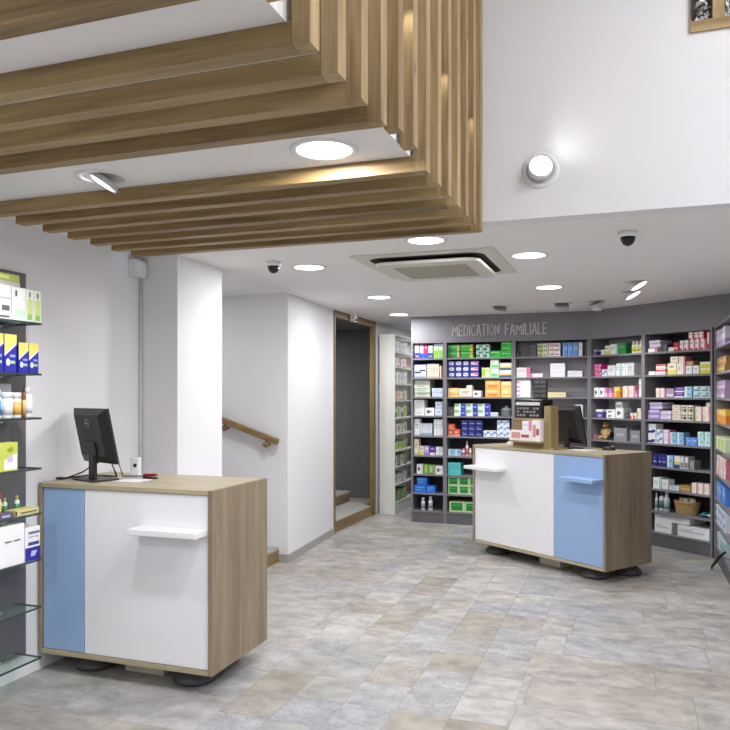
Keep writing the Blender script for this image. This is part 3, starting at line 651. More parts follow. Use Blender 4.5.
# style: side colour, list of printed patches (x0, x1, z0, z1, colour) on the front as fractions
def T(c, x0=.14, x1=.78, z=.62, n=2):      # lines of small print
    return [(x0, x1 - .12 * i, z - .16 * i, z - .16 * i + .07, c) for i in range(n)]
ST = {
 'aqua': ((186, 228, 228), [(.0, .3, 0, 1, (222, 242, 240))] + T((90, 150, 170), .36, .9)),
 'azure': ((84, 140, 222), [(0, .22, 0, 1, (150, 186, 236))] + T((206, 222, 246), .3, .9)),
 'black': ((34, 34, 38), T((190, 190, 190), .2, .8, .25, 1)),
 'blue': ((38, 120, 220), [(.1, .9, .62, .74, (110, 180, 245))] + T((150, 200, 250), .12, .6, .32, 1)),
 'bluediag': ((202, 210, 238), [(.04, .55, .36, .48, (60, 62, 110)), (.45, .96, .50, .62, (60, 62, 110)), (.04, .96, 0, .12, (140, 150, 205))]),
 'bluefoot': ((232, 236, 244), [(0, 1, 0, .42, (36, 62, 158)), (.2, .8, .12, .2, (210, 220, 240))]),
 'bluefoot2': ((236, 214, 226), [(0, 1, 0, .38, (44, 70, 168))]),
 'blueoval': ((44, 52, 140), [(.12, .88, .34, .78, (216, 222, 242)), (.22, .78, .26, .86, (216, 222, 242)), (.3, .7, .5, .6, (90, 100, 180))]),
 'brightgreen': ((48, 190, 66), [(.06, .94, .70, .84, (150, 228, 130)), (.1, .5, .25, .5, (28, 140, 50))]),
 'brown': ((176, 136, 84), [(.1, .9, .3, .6, (214, 178, 120))]),
 'coral': ((222, 92, 62), [(0, 1, 0, .2, (238, 168, 140)), (.12, .6, .4, .7, (240, 190, 160))]),
 'coralwhite': ((240, 230, 226), [(0, .6, .0, .55, (220, 88, 64))]),
 'cream': ((236, 226, 206), [(0, 1, .0, .14, (214, 190, 178))] + T((176, 140, 130), .2, .8)),
 'creamflat': ((240, 228, 178), T((190, 160, 90), .1, .9, .5, 1)),
 'creampink': ((240, 232, 226), [(.82, 1, 0, 1, (222, 120, 150)), (.08, .4, .3, .7, (232, 210, 160))]),
 'dim': ((82, 80, 86), T((140, 140, 146), .15, .85, .5, 1)),
 'dimlight': ((150, 148, 150), T((210, 210, 210), .2, .8)),
 'green': ((34, 140, 62), [(.1, .8, .6, .75, (90, 180, 100))]),
 'greenbeige': ((40, 148, 62), [(.80, 1, .1, .95, (214, 176, 130)), (.04, .78, .62, .78, (110, 196, 96)), (.04, .6, .14, .36, (24, 110, 50))]),
 'greenblue': ((232, 238, 236), [(.56, 1, 0, 1, (54, 66, 178)), (.0, .4, .55, 1, (140, 200, 120)), (.62, .9, .4, .6, (150, 170, 230))]),
 'greenfade': ((226, 232, 226), [(0, 1, 0, .55, (130, 186, 70)), (0, 1, .55, .68, (184, 214, 150)), (.2, .8, .75, .9, (200, 210, 226))]),
 'greenframe': ((206, 234, 186), [(.10, .90, .14, .90, (26, 140, 50)), (.2, .8, .6, .7, (80, 180, 90))]),
 'greenyel': ((46, 158, 56), [(.74, 1, 0, .5, (196, 206, 70)), (.04, .9, .66, .8, (130, 206, 90)), (.8, 1, .6, 1, (206, 150, 110))]),
 'greyprint': ((206, 206, 206), [(.1, .9, .1, .5, (130, 128, 132)), (.3, .7, .6, .9, (240, 240, 240))]),
 'greyside': ((204, 208, 206), [(.0, .12, 0, 1, (240, 240, 238))] + T((150, 160, 158), .3, .8)),
 'hotpink': ((214, 40, 134), [(.0, .5, .0, .22, (246, 190, 222)), (.55, .95, .5, .9, (250, 214, 232)), (.1, .5, .6, .75, (240, 120, 186))]),
 'leaf': ((122, 176, 66), [(.3, .7, .2, .9, (168, 206, 110))]),
 'leafgrey': ((138, 168, 116), [(.1, .5, .2, .9, (178, 196, 160)), (.1, .9, .0, .14, (96, 130, 70))]),
 'lightblue': ((156, 200, 232), [(0, .34, .0, 1, (214, 232, 244))] + T((60, 110, 176), .42, .92)),
 'lilac': ((184, 164, 216), [(0, 1, .0, .3, (150, 124, 196)), (.1, .9, .6, .85, (222, 212, 238))]),
 'lilacwhite': ((228, 220, 236), [(0, 1, .0, .34, (186, 160, 206))] + T((140, 116, 170), .1, .7, .7, 1)),
 'limewhite': ((222, 232, 190), [(.0, .45, .1, .9, (168, 206, 84)), (.5, .95, .5, .8, (206, 224, 120))]),
 'limewhite2': ((206, 234, 206), [(.1, .9, .1, .4, (120, 200, 120)), (.5, .95, .6, .9, (240, 244, 240))]),
 'magblue': ((186, 40, 110), [(0, 1, 0, .38, (50, 74, 170)), (.2, .8, .7, .85, (226, 130, 170))]),
 'maroon': ((226, 206, 180), [(.5, 1, 0, 1, (110, 40, 56))]),
 'maroon2': ((96, 34, 74), [(.1, .9, .2, .5, (196, 60, 96))]),
 'mauve': ((176, 150, 182), [(.1, .9, .1, .4, (220, 206, 226))]),
 'navy': ((36, 38, 120), [(.12, .84, .30, .46, (140, 152, 214)), (.12, .6, .62, .74, (90, 100, 190))]),
 'navywhite': ((236, 238, 244), [(0, .5, .06, .30, (30, 36, 128)), (.5, .95, .14, .40, (30, 36, 128)), (.3, .7, .04, .2, (30, 36, 128))]),
 'olive': ((216, 216, 180), [(0, .5, .0, .7, (150, 160, 96)), (.6, .95, .3, .5, (90, 90, 70))]),
 'orange': ((244, 176, 92), [(.08, .92, .55, .8, (250, 214, 150)), (.2, .8, .15, .4, (232, 130, 60))]),
 'orangepale': ((248, 206, 140), [(.1, .9, .2, .45, (240, 176, 96)), (.1, .6, .62, .8, (252, 236, 200))]),
 'paleblue': ((216, 226, 240), [(0, 1, 0, .18, (166, 188, 222))] + T((120, 150, 200), .2, .8)),
 'palegreen': ((214, 222, 204), [(.06, .94, .1, .2, (176, 190, 160))] + T((140, 156, 130), .2, .8)),
 'pinkend': ((242, 236, 240), [(.74, 1, 0, 1, (226, 120, 160))] + T((200, 150, 170), .1, .66, .55, 1)),
 'pinkend2': ((244, 236, 240), [(.0, .2, 0, 1, (236, 170, 196))]),
 'pinkleft': ((244, 242, 246), [(0, .22, .15, .6, (222, 130, 170))] + T((190, 190, 200), .3, .9, .5, 1)),
 'pinkoval': ((52, 50, 130), [(.1, .9, .3, .8, (228, 206, 232)), (.5, .95, .45, .9, (216, 120, 176))]),
 'pinkpurple': ((222, 130, 176), [(0, .5, .0, .5, (236, 196, 214)), (.5, 1, .5, 1, (140, 96, 160))]),
 'pinkwhite': ((240, 234, 234), [(.1, .5, .2, .8, (214, 150, 150)), (.55, .9, .3, .6, (170, 80, 90))]),
 'purple': ((86, 50, 140), [(0, 1, 0, .3, (230, 220, 240)), (.2, .9, .6, .8, (190, 150, 210))]),
 'purplewhite': ((92, 76, 150), [(0, 1, .72, 1, (238, 236, 244)), (.3, .8, .1, .4, (180, 160, 210))]),
 'red': ((200, 40, 60), [(.1, .9, .2, .4, (240, 190, 196))]),
 'redtop': ((240, 236, 234), [(0, 1, .6, 1, (208, 92, 98)), (.1, .9, .1, .3, (214, 180, 180))]),
 'redwhite': ((206, 48, 72), [(.3, .8, .3, .9, (244, 236, 238))]),
 'rings': ((226, 222, 200), [(.14, .40, .2, .8, (36, 36, 34)), (.21, .33, .34, .66, (226, 222, 200)), (.54, .94, .15, .5, (52, 50, 48)), (.6, .9, .6, .8, (70, 66, 62))]),
 'stripe': ((226, 232, 240), [(.1, .9, .0, .22, (120, 150, 190)), (.3, .7, .5, .9, (196, 206, 214))]),
 'teal': ((206, 226, 214), [(.0, .6, .1, .5, (36, 130, 96)), (.3, .95, .6, .9, (60, 150, 116))]),
 'tealwhite': ((206, 226, 230), [(.1, .9, .15, .5, (96, 156, 166)), (.5, .9, .62, .85, (60, 120, 136))]),
 'turq': ((96, 206, 206), [(.06, .94, .36, .5, (60, 176, 180))]),
 'whiteblue': ((232, 238, 246), [(.1, .5, .2, .6, (130, 170, 220)), (.55, .92, .5, .85, (90, 120, 190))]),
 'whitegrey': (W_, [(.0, 1, .0, .08, (206, 208, 214))] + T((176, 180, 190), .16, .8)),
 'whitelilac': ((242, 240, 246), T((206, 200, 216), .1, .9, .4, 1)),
 'whiteline': ((240, 240, 242), [(.04, .86, .44, .50, (150, 150, 156)), (.1, .5, .6, .68, (200, 200, 204))]),
 'whitemint': ((240, 244, 242), [(.78, 1, 0, 1, (176, 216, 200))] + T((170, 190, 180), .1, .7)),
 'whiteprint': ((238, 238, 238), [(.2, .5, .3, .7, (84, 88, 104)), (.5, .72, .45, .6, (120, 124, 134))]),
 'whitered': ((244, 238, 238), [(.78, 1, 0, 1, (206, 44, 70)), (.0, .5, .0, .2, (206, 60, 84)), (.1, .5, .6, .7, (180, 120, 130))]),
 'yelband': ((240, 238, 228), [(0, 1, .3, .55, (232, 206, 90)), (0, 1, 0, .3, (50, 84, 150))]),
 'yelcream': ((240, 232, 206), [(0, 1, .0, .4, (226, 212, 110)), (.2, .7, .6, .8, (190, 160, 120))]),
 'yelorange': ((238, 190, 70), [(.4, 1, .0, .6, (226, 130, 50)), (.1, .5, .6, .9, (250, 230, 170))]),
 'yelwhite': ((242, 240, 230), [(0, 1, 0, .62, (226, 214, 64))]),
}
_cm = {}
def carton_mesh(w, h, d, style, name='carton'):
    k = (round(w, 3), round(h, 3), round(d, 3), style)
    if k in _cm: return _cm[k]
    side, pats = ST[style]
    mats = [print_mat(side)]; b = MB(); c = min(0.0025, w * .06, h * .06)
    # body with softened upright edges
    poly = [(-w / 2 + c, 0), (w / 2 - c, 0), (w / 2, c), (w / 2, d - c), (w / 2 - c, d), (-w / 2 + c, d), (-w / 2, d - c), (-w / 2, c)]
    b.prism(poly, 0, h)
    for i, (x0, x1, z0, z1, col) in enumerate(pats):
        mm = print_mat(col)
        if mm not in mats: mats.append(mm)
        y = -0.0006 - 0.0003 * i
        X0, X1 = -w / 2 + c + (w - 2 * c) * x0, -w / 2 + c + (w - 2 * c) * x1
        b.box(X0, X1, y, 0.0, h * z0, h * z1, mats.index(mm))
        if x1 >= 1.0:     # print runs round the corner
            b.box(w / 2 - 0.0002, w / 2 + 0.0005, c, d * 0.98, h * z0, h * z1, mats.index(mm))
        if x0 <= 0.0:
            b.box(-w / 2 - 0.0005, -w / 2 + 0.0002, c, d * 0.98, h * z0, h * z1, mats.index(mm))
    # closing flap
    b.box(-w / 2 + c * 2, w / 2 - c * 2, 0.004, d * 0.45, h, h + 0.0006)
    _cm[k] = b.mesh(name, mats)
    return _cm[k]
BOT = {'w': ((240, 240, 240), (236, 236, 238), (150, 160, 180)), 'pink': ((240, 222, 224), (226, 150, 160), (200, 120, 140)), 'cream': ((236, 226, 208), (240, 240, 236), (180, 150, 120)),
       'yel': ((238, 234, 214), (240, 238, 230), (206, 200, 90)), 'grey': ((226, 228, 230), (70, 74, 84), (90, 110, 130)), 'clear': ((206, 216, 214), (240, 240, 240), (150, 180, 180)),
       'amber': ((150, 84, 40), (60, 34, 24), (226, 190, 120)), 'limecap': ((210, 226, 214), (206, 190, 70), (70, 140, 80))}
_bm = {}
def bottle_parts(w, h, style):
    k = (round(w, 3), round(h, 3), style)
    if k not in _bm:
        body, cap, lab = BOT[style]; r = w / 2
        hb = h * 0.76
        b = MB().lathe([(r * .9, 0), (r, h * .02), (r, hb * .82), (r * .82, hb * .92), (r * .5, hb), (r * .5, hb * 1.04)], n=20)
        b.lathe([(r * 1.01, hb * .2), (r * 1.012, hb * .7)], n=20, m=1)
        cp = MB().lathe([(r * .6, hb * 1.02), (r * .62, h * .97), (r * .54, h), (0.0005, h)], n=20)
        _bm[k] = (b.mesh('bottle', [print_mat(body, .3), print_mat(lab)]), cp.mesh('cap', [print_mat(cap, .35)]))
    return _bm[k]

SHELF_Z = [1.915, 1.688, 1.465, 1.246, 1.012, .785, .565, .345, .14]
BAYS = {  # origin, turn, left and right inner edge, name used in labels
 'A1': (Vector((-2.375, 8.45, 0)), 0.0, -0.008, 0.353, 'narrow left bay'),
 'A2': (Vector((-2.375, 8.45, 0)), 0.0, 0.397, 1.138, 'broad middle bay'),
 'A3': (Vector((-2.375, 8.45, 0)), 0.0, 1.182, 1.928, 'bay behind far monitor'),
 'B1': (BO, BA, 0.024, 0.676, 'left angled bay'),
 'B2': (BO, BA, 0.724, 1.440, 'right angled bay')}
SETB = 0.035
used = {}
def uniq(lab):
    assert 4 <= len(lab.split()) <= 16, (len(lab.split()), lab)
    assert lab not in used, lab
    used[lab] = 1
    return lab
def place(me, name, label, cat, group, mw):
    o = bpy.data.objects.new(name, me); COL.objects.link(o)
    o.matrix_world = mw
    return tag(o, uniq(label), cat, group)
rj = random.Random(11)
LAYER = {2: ['lower', 'upper'], 3: ['bottom', 'middle', 'top'], 4: ['lowest', 'second', 'third', 'topmost']}
COLN = {2: ['left', 'right'], 3: ['left', 'middle', 'right']}

def basket(mw, w, h, label, group):
    t = empty('wicker_basket', uniq(label), 'basket'); t.matrix_world = mw; t['group'] = group
    WK = mat('wicker', (178, 148, 92), 0.7, var=0.25, scale=90); b = MB()
    n = 28; ry = 0.62
    for j in range(9):
        f = j / 8; z = 0.006 + (h * .86) * f; k = 0.40 + 0.08 * f
        pts = [(w * k * math.cos(2 * PI * i / n), w * k * ry * math.sin(2 * PI * i / n), z + (0.004 if (i + j) % 2 else -0.0)) for i in range(n + 1)]
        b.tube(pts, h * .055, 6)
    b.prism([(w * .4 * math.cos(2 * PI * i / n), w * .4 * ry * math.sin(2 * PI * i / n)) for i in range(n)], 0, 0.01)
    b.build('woven_body', WK, t, loc=(0, w * .31, 0))
    MB().tube([(w * .48 * math.cos(2 * PI * i / n), w * .48 * ry * math.sin(2 * PI * i / n), h * .88) for i in range(n + 1)], h * .07, 8).build('rim', WK, t, loc=(0, w * .31, 0))
    for i in range(6):
        q = MB().box(-.025, .025, -.018, .018, 0, .05).build('sachet', print_mat([(236, 226, 206), (226, 200, 176), (240, 240, 240)][i % 3]), loc=(0, 0, 0), bevel=0.004)
        q.matrix_world = mw @ Matrix.Translation((-w * .26 + i * w * .104, w * .31 + (-.02 if i % 2 else .03), h * .80)) @ Matrix.Rotation(R(rj.uniform(-25, 25)), 4, 'Y') @ Matrix.Rotation(R(i * 31), 4, 'Z')
        tag(q, uniq('small pale sachet, %s from the left, lying in the tan wicker basket' % ORD[i]), 'sachet', 'sachets in the wicker basket')

def item(bay, k, s0, s1, h, nx, nz, kind, style, desc, zoff=0.0):
    o, rz, lo, hi, bname = BAYS[bay]
    s0, s1 = max(s0, lo + .004), min(s1, hi - .004)
    M0 = Matrix.Translation(o) @ Matrix.Rotation(rz, 4, 'Z')
    gap = (2.090 if k == 1 else SHELF_Z[k - 2] - 0.018) - SHELF_Z[k - 1] - 0.005
    h = min(h, gap - zoff - 0.0008 * nz)
    w = (s1 - s0) / nx; hh = h / nz; z0 = SHELF_Z[k - 1] + 0.0005 + zoff
    where = '%s shelf, %s' % (ORD[k - 1], bname)
    grp = '%s on %s' % ({'carton': 'cartons', 'longbox': 'long cartons', 'bottle': 'bottles'}.get(kind, kind + 's'), where)
    for i in range(nx):
        for j in range(nz):
            pos = ''
            if nx > 1: pos += (COLN[nx][i] + ' column' if nx in COLN else ORD[i] + ' from left') if nz > 1 else ((COLN[nx][i] + ' one' if nx == 2 else ORD[i] + ' from left'))
            if nz > 1: pos += (', ' if pos else '') + LAYER[nz][j] + ' layer'
            lab = desc.rstrip(',') + (', ' + pos if pos else '') + ', ' + where
            gx = s0 + w * (i + .5); jx = rj.uniform(-.25, .25) * min(0.003, w * .03)
            dy = SETB + rj.uniform(0, .012)
            mw = M0 @ Matrix.Translation((gx + jx, dy, z0 + hh * j + (0.0008 * j)))
            if kind in ('carton', 'longbox'):
                wd = w - 0.0035; d = {'carton': min(0.20 if bay in ('A3', 'B1') else 0.24, max(0.10, w * 1.3)), 'longbox': 0.26}[kind]
                mw = mw @ Matrix.Rotation(R(rj.uniform(-.6, .6)) if kind == 'carton' and w < .2 else 0, 4, 'Z')
                place(carton_mesh(wd, hh - 0.0012, d, style), 'long_carton' if kind == 'longbox' else 'carton', lab, 'box', grp, mw)
            elif kind == 'bottle':
                wb = min(w * .94, hh * .6)
                bm, cm = bottle_parts(wb, hh, style)
                t = place(bm, 'bottle', lab, 'bottle', grp, mw @ Matrix.Translation((0, wb / 2, 0)))
                c = bpy.data.objects.new('cap', cm); COL.objects.link(c); c.parent = t
            elif kind == 'pot':
                t = empty('lidded_pot', uniq(lab), 'pot', group=None); t.matrix_world = mw @ Matrix.Translation((0, w / 2, 0))
                g = mat('grey_enamel', (128, 132, 138), .35)
                MB().lathe([(w * .40, 0), (w * .46, .01), (w * .47, h * .55), (w * .49, h * .58)], n=28).build('pot_body', g, t)
                l = MB().lathe([(w * .495, h * .585), (w * .47, h * .66), (w * .3, h * .8), (w * .06, h * .85)], n=28).build('lid', g, t)
                MB().lathe([(.008, h * .85), (.016, h * .92), (.014, h * .99), (.001, h)], n=16).build('knob', WPLAS, l)
            elif kind == 'bin':
                t = empty('acrylic_bin', uniq(lab), 'bin'); t.matrix_world = mw; t['group'] = grp
                b = MB(); d = .2; q = .004
                b.box(-w / 2, w / 2, 0, q, 0, hh * .85); b.box(-w / 2, w / 2, d - q, d, 0, hh)
                b.box(-w / 2, -w / 2 + q, q, d - q, 0, hh); b.box(w / 2 - q, w / 2, q, d - q, 0, hh); b.box(-w / 2 + q, w / 2 - q, q, d - q, 0, q)
                b.build('walls', ACRY, t)
                MB().box(-w * .3, w * .3, -.001, 0, hh * .3, hh * .5).build('front_label', print_mat((176, 170, 172)), t)
            elif kind == 'basket':
                basket(mw, w, hh, lab, grp)
            elif kind == 'pouch':
                c = {'teal': (60, 146, 166), 'white': (234, 238, 240)}[style]
                b = MB(); n = 8
                for a in range(n + 1):
                    for e in range(5):
                        u, v = a / n - .5, e / 4 - .5
                        b.v.append((u * w * .95, .07 + v * .12, hh * (.5 + .5 * math.cos(PI * u) * math.cos(PI * v) * .9) * (1 + .1 * math.sin(a * 2.1 + e))))
                for a in range(n + 1):
                    for e in range(5):
                        u, v = a / n - .5, e / 4 - .5
                        b.v.append((u * w * .95, .07 + v * .12, 0.001 + hh * .45 * (1 - math.cos(PI * u) * math.cos(PI * v))))
                O = (n + 1) * 5
                for a in range(n):
                    for e in range(4):
                        i0 = a * 5 + e; f = [i0, i0 + 1, i0 + 6, i0 + 5]
                        b.f += [f, [x + O for x in f][::-1]]; b.m += [0, 0]; b.sm += [True, True]
                place(b.mesh('pouch', [print_mat(c, .3)]), 'pouch', lab, 'pouch', grp, mw)

ITEMS = [
('A1',1,0.002,0.053,0.164,1,1,'carton','bluefoot','slim white and blue tube box'),
('A1',1,0.064,0.11,0.164,1,1,'carton','bluefoot2','slim white box with blue foot'),
('A1',1,0.11,0.166,0.199,1,1,'carton','magblue','magenta box with blue foot'),
('A1',1,0.168,0.221,0.152,1,1,'carton','bluefoot','short white box with blue foot'),
('A1',1,0.23,0.341,0.198,2,1,'carton','greenfade','tall white and green carton'),
('A1',2,-0.005,0.144,0.156,1,1,'carton','bluediag','pale blue carton with dark diagonal band'),
('A1',2,0.153,0.297,0.163,4,1,'carton','cream','slim cream upright carton'),
('A1',2,0.303,0.341,0.139,1,1,'carton','maroon','slim cream and maroon carton'),
('A1',3,-0.002,0.187,0.193,1,4,'carton','palegreen','flat pale green carton'),
('A1',3,0.21,0.341,0.102,1,2,'carton','paleblue','flat pale blue carton'),
('A1',4,-0.005,0.122,0.183,1,3,'carton','whitegrey','flat white grey carton'),
('A1',4,0.127,0.241,0.093,1,1,'carton','whiteprint','white carton with dark print'),
('A1',4,0.249,0.34,0.163,1,2,'carton','paleblue','small pale blue carton'),
('A1',5,-0.005,0.067,0.195,1,1,'carton','whitegrey','tall white grey carton'),
('A1',5,0.069,0.214,0.144,5,1,'carton','stripe','thin white and blue upright carton'),
('A1',5,0.233,0.342,0.193,3,1,'carton','whitegrey','tall slim white carton'),
('A1',6,-0.004,0.054,0.188,1,1,'carton','cream','tall cream carton'),
('A1',6,0.057,0.115,0.105,1,1,'carton','yelcream','cream and yellow carton'),
('A1',6,0.117,0.178,0.108,1,1,'carton','lilac','lilac carton'),
('A1',6,0.18,0.249,0.105,1,1,'carton','purple','white and purple carton'),
('A1',6,0.254,0.342,0.099,2,1,'carton','whitegrey','small white grey carton'),
('A1',7,0.025,0.1,0.111,1,1,'carton','whiteprint','white carton with dark print'),
('A1',7,0.103,0.173,0.111,1,1,'carton','leaf','leaf green carton'),
('A1',7,0.175,0.249,0.107,1,1,'carton','leafgrey','grey green carton'),
('A1',7,0.252,0.344,0.1,1,1,'carton','whiteprint','wide white carton with dark print'),
('A1',8,-0.009,0.137,0.089,1,1,'carton','blue','bright blue carton, lower left one,'),
('A1',8,0.139,0.249,0.084,1,1,'carton','blue','bright blue carton, lower right one,'),
('A1',8,0.025,0.151,0.087,1,1,'carton','blue','bright blue carton, upper one,',0.091),
('A1',9,0.073,0.127,0.145,1,1,'bottle','w','shorter white bottle'),
('A1',9,0.161,0.217,0.163,1,1,'bottle','w','taller white bottle'),
('A2',1,0.38,0.542,0.152,1,2,'carton','greenbeige','green carton with beige end'),
('A2',1,0.547,0.696,0.152,1,2,'carton','greenyel','green carton with yellow end'),
('A2',1,0.73,0.886,0.148,2,2,'carton','teal','teal and white carton'),
('A2',1,0.891,1.011,0.075,1,1,'carton','brightgreen','low bright green carton'),
('A2',1,1.014,1.138,0.196,1,3,'carton','brightgreen','wide bright green carton'),
('A2',2,0.392,0.653,0.191,3,3,'carton','blueoval','navy carton with white oval'),
('A2',2,0.657,0.765,0.19,1,3,'carton','pinkoval','navy carton with pink oval'),
('A2',2,0.794,0.888,0.112,1,1,'carton','limewhite','lime and white carton'),
('A2',2,0.891,0.99,0.204,1,2,'carton','limewhite2','mint and white carton'),
('A2',2,0.995,1.138,0.162,1,2,'carton','yelband','white carton with yellow and blue bands'),
('A2',3,0.392,0.528,0.104,1,1,'carton','orangepale','orange yellow carton'),
('A2',3,0.531,0.687,0.099,1,1,'carton','cream','long cream carton'),
('A2',3,0.69,0.788,0.073,1,1,'carton','whiteprint','low white carton with dark print'),
('A2',3,0.618,0.684,0.034,1,1,'carton','whitegrey','tiny white carton on the cream one',0.101),
('A2',3,0.834,1.011,0.191,1,2,'carton','orange','orange carton'),
('A2',3,1.015,1.138,0.176,1,2,'carton','orangepale','pale orange carton'),
('A2',4,0.392,0.472,0.104,1,1,'carton','dim','dim grey carton'),
('A2',4,0.475,0.891,0.141,3,2,'carton','greenblue','white carton with green and blue ends'),
('A2',4,0.894,0.979,0.045,1,1,'carton','paleblue','low pale blue carton'),
('A2',4,0.997,1.145,0.118,1,1,'pot','','grey lidded pot'),
('A2',5,0.384,0.545,0.081,2,1,'carton','coral','orange red carton'),
('A2',5,0.404,0.482,0.058,1,1,'carton','coral','orange red carton lying on top',0.083),
('A2',5,0.557,0.805,0.187,3,3,'carton','navy','dark navy carton'),
('A2',5,0.813,0.963,0.072,2,1,'carton','whiteblue','low white and blue carton'),
('A2',5,0.968,1.109,0.19,2,3,'carton','whiteblue','white and blue patterned carton'),
('A2',5,1.114,1.147,0.09,1,1,'carton','maroon2','dark red and purple carton'),
('A2',6,0.39,0.557,0.076,2,1,'carton','lightblue','light blue carton'),
('A2',6,0.56,0.603,0.092,1,1,'bottle','pink','short pink capped bottle'),
('A2',6,0.605,0.64,0.172,1,1,'bottle','pink','tall pink capped bottle'),
('A2',6,0.643,0.68,0.092,1,1,'bottle','cream','short cream capped bottle'),
('A2',7,0.386,0.552,0.141,1,3,'carton','turq','flat turquoise carton'),
('A2',8,0.404,0.774,0.211,3,2,'carton','greenframe','green carton with pale border'),
('A2',9,0.416,0.774,0.117,2,1,'carton','greenframe','long green carton with pale border'),
('A3',1,1.174,1.223,0.079,1,1,'carton','black','small black box'),
('A3',1,1.333,1.41,0.129,1,3,'carton','dim','flat dark grey carton'),
('A3',1,1.414,1.536,0.144,1,3,'carton','olive','flat olive and cream carton'),
('A3',1,1.539,1.667,0.144,1,3,'carton','pinkwhite','white carton with red print'),
('A3',1,1.691,1.856,0.149,3,1,'carton','azure','azure blue carton'),
('A3',1,1.86,1.902,0.148,1,1,'carton','whitegrey','tall white carton'),
('A3',2,1.176,1.34,0.107,1,3,'carton','pinkend','flat white and pink carton'),
('A3',2,1.346,1.48,0.04,1,1,'carton','pinkend2','low white and pink carton'),
('A3',2,1.555,1.718,0.148,1,4,'carton','whitelilac','flat white carton'),
('A3',2,1.742,1.902,0.066,1,2,'carton','whitegrey','wide flat white carton'),
('A3',3,1.187,1.344,0.195,1,4,'carton','pinkleft','white carton with pink end'),
('A3',3,1.512,1.727,0.053,1,1,'carton','creamflat','flat yellow and cream carton'),
('A3',4,1.822,1.906,0.137,1,1,'carton','whitegrey','white upright carton behind the monitor'),
('A3',5,1.822,1.902,0.109,1,1,'carton','yelcream','cream carton behind the monitor'),
('B1',1,-0.038,0.06,0.063,1,1,'carton','purplewhite','purple carton with white top'),
('B1',1,0.116,0.17,0.059,1,1,'carton','whitegrey','tiny white carton'),
('B1',1,0.173,0.242,0.1,1,1,'carton','yelcream','cream and yellow carton'),
('B1',1,0.246,0.341,0.109,1,1,'carton','whitemint','white carton with mint edge'),
('B1',1,0.344,0.453,0.114,1,1,'carton','green','green carton'),
('B1',1,0.516,0.648,0.128,3,1,'bottle','yel','cream bottle with yellow label'),
('B1',2,-0.038,0.129,0.13,2,3,'carton','hotpink','hot pink carton'),
('B1',2,0.135,0.208,0.075,1,1,'carton','whiteblue','white and blue carton'),
('B1',2,0.214,0.32,0.116,1,1,'carton','whitegrey','white carton'),
('B1',2,0.326,0.453,0.131,2,1,'carton','whitemint','white carton with mint edge'),
('B1',2,0.458,0.561,0.131,1,1,'carton','greyside','grey white carton'),
('B1',3,-0.032,0.17,0.103,2,1,'carton','whiteprint','white carton with dark print'),
('B1',3,0.173,0.294,0.095,2,1,'carton','pinkpurple','pink and purple carton'),
('B1',3,0.298,0.38,0.111,1,1,'carton','yelorange','yellow and orange carton'),
('B1',3,0.409,0.569,0.117,2,1,'carton','creampink','cream carton with pink edge'),
('B1',3,0.574,0.611,0.071,1,1,'carton','pinkpurple','small pink carton'),
('B1',3,0.613,0.653,0.192,1,1,'carton','whitegrey','tall slim white carton'),
('B1',4,0.055,0.154,0.09,1,1,'carton','purplewhite','violet and white carton'),
('B1',4,0.198,0.315,0.089,1,2,'carton','whiteprint','low white carton with dark print'),
('B1',4,0.32,0.422,0.108,1,1,'carton','whiteprint','white box with dark flower print'),
('B1',4,0.318,0.409,0.063,1,1,'carton','greyprint','grey white box lying on top',0.111),
('B1',4,0.435,0.498,0.062,1,1,'carton','dim','dim grey box'),
('B1',4,0.503,0.586,0.061,2,1,'carton','coralwhite','small red and white carton'),
('B1',4,0.591,0.654,0.107,1,1,'carton','creampink','cream carton with pink edge'),
('B1',5,-0.01,0.038,0.048,1,1,'carton','pinkend','tiny white and pink box'),
('B1',5,0.298,0.46,0.156,1,1,'bin','','grey translucent acrylic bin, left of two,'),
('B1',5,0.505,0.623,0.133,1,1,'bin','','grey translucent acrylic bin, right of two,'),
('B2',1,0.718,0.839,0.04,1,1,'carton','pinkend','flat white and pink carton'),
('B2',1,0.74,0.874,0.073,1,2,'carton','lilacwhite','raised flat white and lilac carton',0.044),
('B2',1,0.844,0.895,0.039,1,1,'carton','dim','low dark grey carton'),
('B2',1,0.9,0.955,0.074,1,1,'carton','dim','dark grey carton'),
('B2',1,0.959,1.022,0.039,1,1,'carton','whitegrey','low white carton'),
('B2',1,1.025,1.085,0.083,1,1,'carton','red','red carton'),
('B2',1,1.089,1.369,0.098,5,1,'carton','whitered','white carton with red edge'),
('B2',1,1.192,1.352,0.098,3,1,'carton','whitered','upper row red edged carton',0.1),
('B2',1,1.371,1.414,0.213,1,1,'carton','redwhite','tall red carton'),
('B2',2,0.732,0.813,0.038,1,1,'carton','whitegrey','low white carton'),
('B2',2,0.816,0.929,0.106,1,2,'carton','redtop','white carton with red lid'),
('B2',2,0.955,1.056,0.111,1,1,'carton','yelcream','cream and yellow carton'),
('B2',2,1.059,1.153,0.109,1,1,'carton','creampink','cream carton with pink edge'),
('B2',2,0.989,1.078,0.062,1,1,'carton','cream','upper row cream carton',0.112),
('B2',2,1.081,1.153,0.061,1,1,'carton','creampink','upper row cream and pink carton',0.111),
('B2',2,1.157,1.3,0.081,2,1,'carton','whitegrey','white carton'),
('B2',2,1.159,1.241,0.042,1,1,'carton','brown','brown carton lying on white ones',0.083),
('B2',2,1.304,1.416,0.111,1,2,'carton','yelwhite','white and yellow carton'),
('B2',3,0.82,0.929,0.093,2,1,'carton','creampink','white carton with pink edge'),
('B2',3,0.934,1.031,0.088,1,1,'carton','mauve','mauve carton'),
('B2',3,1.034,1.14,0.102,1,2,'carton','purple','deep purple and white carton'),
('B2',3,1.144,1.226,0.104,1,2,'carton','lightblue','light blue carton'),
